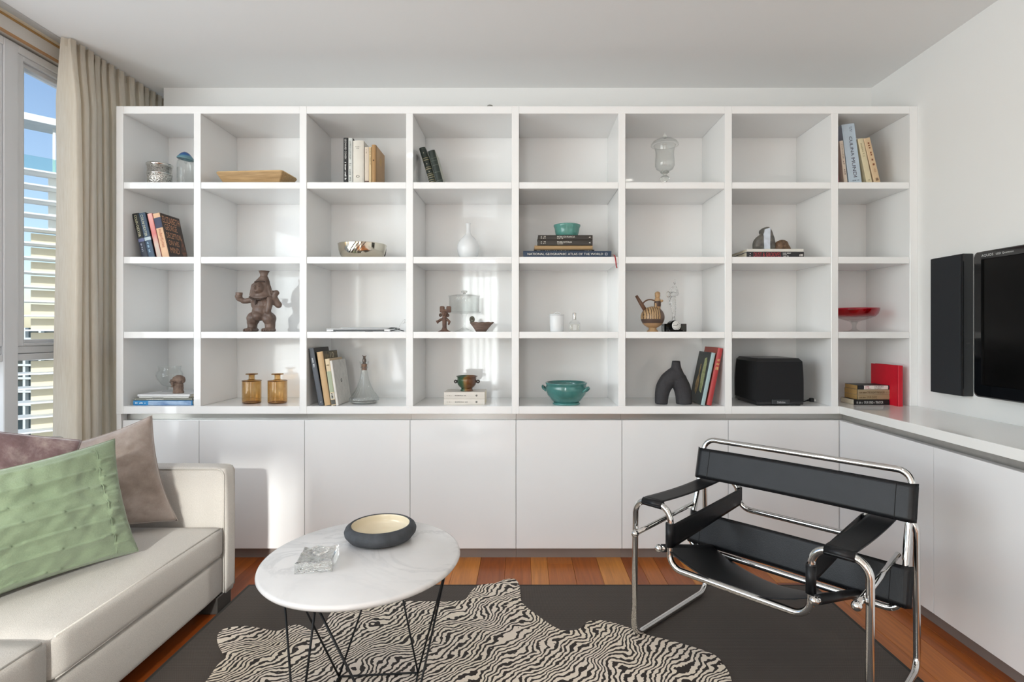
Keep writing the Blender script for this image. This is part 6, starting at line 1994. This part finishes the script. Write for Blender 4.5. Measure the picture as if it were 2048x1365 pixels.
# --- row 4, fifth cell: large turquoise bowl
Y = 2.96
k = Y / F
h = lambda py: max(0, wz(py, Y) - ROW[3])
t = thing('handled_bowl', 'large turquoise glazed bowl with two loop handles', 'bowl', (wx(1132.5, Y), Y, ROW[3]))
TQ2 = pm('deep_turquoise_glaze', '#4f8c88', 0.12, var=0.25, vscale=9, coat=0.4, col2='#3c6f6b')
obj('body', MB().lathe([(0, 0.010), (0.066, 0.010), (0.082, 0.022), (0.103, 0.052), (0.1105, 0.076), (0.109, 0.094), (0.107, 0.102), (0.112, 0.110), (0.1125, 0.116), (0.108, 0.117), (0.101, 0.104), (0.102, 0.078), (0.09, 0.045), (0.06, 0.022), (0, 0.020)], 64), TQ2, t)
obj('foot_ring', MB().lathe([(0, 0), (0.074, 0), (0.075, 0.006), (0.068, 0.012), (0, 0.012)], 48), TQ2, t)
for a in (2.9, -0.55):
    c_, s_ = math.cos(a), math.sin(a)
    def hp(out_, side, z_): return (c_ * (0.105 + out_) - s_ * side, s_ * (0.105 + out_) + c_ * side, z_)
    obj('handle', MB().tube(catmull([hp(0.0, -0.018, 0.070), hp(0.018, -0.019, 0.084), hp(0.024, 0, 0.094), hp(0.018, 0.019, 0.084), hp(0.0, 0.018, 0.070)], 6, False), 0.0062, 10), TQ2, t)

# --- row 4, sixth cell: black arch vase
Y = 2.96
kk = Y / F / 10.5
def g7(zx, zy, d=0.0): return ((zx - 495) * kk, d, max(0, (1243 - zy) * kk))
t = thing('arch_vase', 'matte black two-legged arch vase with a narrow neck', 'vase', (wx(1300 + 495 / 10.5, Y), Y, ROW[3]))
mb = MB()
u = kk
def leg_(x_top, x_bot, r0, r1):
    P = [g7(x_bot, 1243), g7(x_bot, 1050), g7(x_top, 900)]
leftp = catmull([Vector(g7(238, 1243)), Vector(g7(245, 1080)), Vector(g7(285, 900)), Vector(g7(380, 750)), Vector(g7(500, 640))], 5, False)
rightp = catmull([Vector(g7(715, 1243)), Vector(g7(705, 1080)), Vector(g7(670, 900)), Vector(g7(590, 750)), Vector(g7(520, 640))], 5, False)
for pth, R5 in ((leftp, (130, 142, 160, 172, 165)), (rightp, (166, 168, 176, 176, 165))):
    n_ = len(pth)
    rs = []
    for i in range(n_):
        f_ = i / (n_ - 1) * 4
        j_ = min(3, int(f_))
        rs.append((R5[j_] + (R5[j_ + 1] - R5[j_]) * (f_ - j_)) * u)
    mb.tube(pth, rs, 20)
    mb.ellipsoid(pth[-1], (rs[-1],) * 3, 18, 12)
mb.ellipsoid(g7(520, 710), (250 * u, 165 * u, 150 * u), 24, 16)
mb.lathe([(0, g7(0, 700)[2]), (175 * u, g7(0, 640)[2]), (140 * u, g7(0, 560)[2]), (105 * u, g7(0, 480)[2]), (92 * u, g7(0, 420)[2]), (86 * u, g7(0, 348)[2]), (60 * u, g7(0, 348)[2]), (55 * u, g7(0, 420)[2]), (0, g7(0, 430)[2])], 32, (g7(548, 0)[0], 0, 0))
vb = remesh_obj('body', mb, pm('matte_black_clay', '#38373a', 0.8, var=0.18, vscale=40, bump=0.35, bscale=160), t, 0.0028, 14)
zmin = min(v.co.z for v in vb.data.vertices)
for v in vb.data.vertices:
    v.co.z = max(0.0, v.co.z) if v.co.z < 0.002 else v.co.z
obj('neck_rim', MB().lathe([(80 * u, g7(0, 352)[2]), (88 * u, g7(0, 350)[2]), (84 * u, g7(0, 342)[2]), (62 * u, g7(0, 345)[2])], 32, (g7(548, 0)[0], 0, 0), closed=True), pm('matte_black_rim', '#29282a', 0.8), t)

# --- row 4, seventh cell: subwoofer
Y = 2.882
SUBG = pm('black_speaker_cloth', '#17181b', 0.9, var=0.2, vscale=220, bump=0.2, bscale=600)
SUBB = pm('satin_black', '#15171a', 0.3, var=0.08)
x0, x1 = wx(1512.6, Y), wx(1607.4, Y)
zb_ = ROW[3]
t = thing('subwoofer', 'black cube subwoofer on the bottom shelf at the right', 'speaker', ((x0 + x1) / 2, Y + 0.15, zb_))
hz = 0.248
W2 = (x1 - x0) / 2
# bowed-in shoulders towards the top
def cub(nm, inset, z0_, z1_, y0_, y1_, mt):
    V = []
    steps = 8
    mb_ = MB()
    for i in range(steps + 1):
        s_ = i / steps
        z_ = z0_ + (z1_ - z0_) * s_
        ins = inset + 0.007 * max(0, (z_ - 0.10) / 0.14) ** 2
        V += [(-W2 + ins, y0_ + ins * 0.3, z_), (W2 - ins, y0_ + ins * 0.3, z_), (W2 - ins, y1_ - ins, z_), (-W2 + ins, y1_ - ins, z_)]
    Fc_ = [(0, 3, 2, 1), (steps * 4, steps * 4 + 1, steps * 4 + 2, steps * 4 + 3)]
    for i in range(steps):
        for q_ in range(4):
            Fc_.append((i * 4 + q_, i * 4 + (q_ + 1) % 4, i * 4 + 4 + (q_ + 1) % 4, i * 4 + 4 + q_))
    return obj(nm, mb_.add(V, Fc_), mt, t)
cub('cloth_body', 0.0, 0.022, 0.230, -0.15, 0.14, SUBG)
obj('top_cap', MB().add([(-W2 + 0.004, -0.149, 0.230), (W2 - 0.004, -0.149, 0.230), (W2 - 0.004, 0.138, 0.230), (-W2 + 0.004, 0.138, 0.230),
                         (-W2 + 0.018, -0.134, hz), (W2 - 0.018, -0.134, hz), (W2 - 0.018, 0.125, hz), (-W2 + 0.018, 0.125, hz)],
                        [(0, 3, 2, 1), (4, 5, 6, 7), (0, 1, 5, 4), (1, 2, 6, 5), (2, 3, 7, 6), (3, 0, 4, 7)]), SUBB, t)
obj('plinth', MB().rbox(-W2 + 0.002, W2 - 0.002, -0.151, 0.14, 0.006, 0.022, 0.002), SUBB, t)
for (fx, fy) in ((-W2 + 0.02, -0.13), (W2 - 0.02, -0.13), (-W2 + 0.02, 0.12), (W2 - 0.02, 0.12)):
    obj('foot', MB().lathe([(0, 0), (0.012, 0), (0.012, 0.006), (0, 0.006)], 16, (fx, fy, 0)), BLACKM, t)
npl = obj('name_plate', MB().rbox(-0.046, 0.050, -0.158, -0.148, 0.008, 0.034, 0.003, 2), pm('smoked_plate', '#33363a', 0.15, 0.3), t)
lettering(npl, 'Definitive', (-0.018, -0.1586, 0.014), (0.042, 0, 0), (0, 0, 0.011), ink('#c9cccf'), 'maker_lettering')
Y2 = 2.96
t = thing('power_plug', 'black power plug on a short lead beside the subwoofer', 'plug', (wx(1622, Y2), Y2, ROW[3]))
obj('plug_body', MB().rbox(-0.008, 0.014, -0.010, 0.010, 0.010, 0.031, 0.004, 2, True), BLACKM, t)
obj('plug_neck', MB().tube([(-0.008, 0, 0.020), (-0.020, 0.004, 0.017)], [0.0065, 0.004], 10), BLACKM, t)
obj('lead', MB().tube(catmull([(-0.019, 0.004, 0.017), (-0.028, 0.03, 0.008), (-0.026, 0.09, 0.0035), (-0.05, 0.17, 0.0035)], 6, False), 0.0032, 8), BLACKM, t)
obj('prong', MB().box(0.014, 0.024, -0.005, -0.003, 0.016, 0.023), SILV, t)
obj('prong', MB().box(0.014, 0.024, 0.003, 0.005, 0.016, 0.023), SILV, t)

bpy.context.view_layer.update()
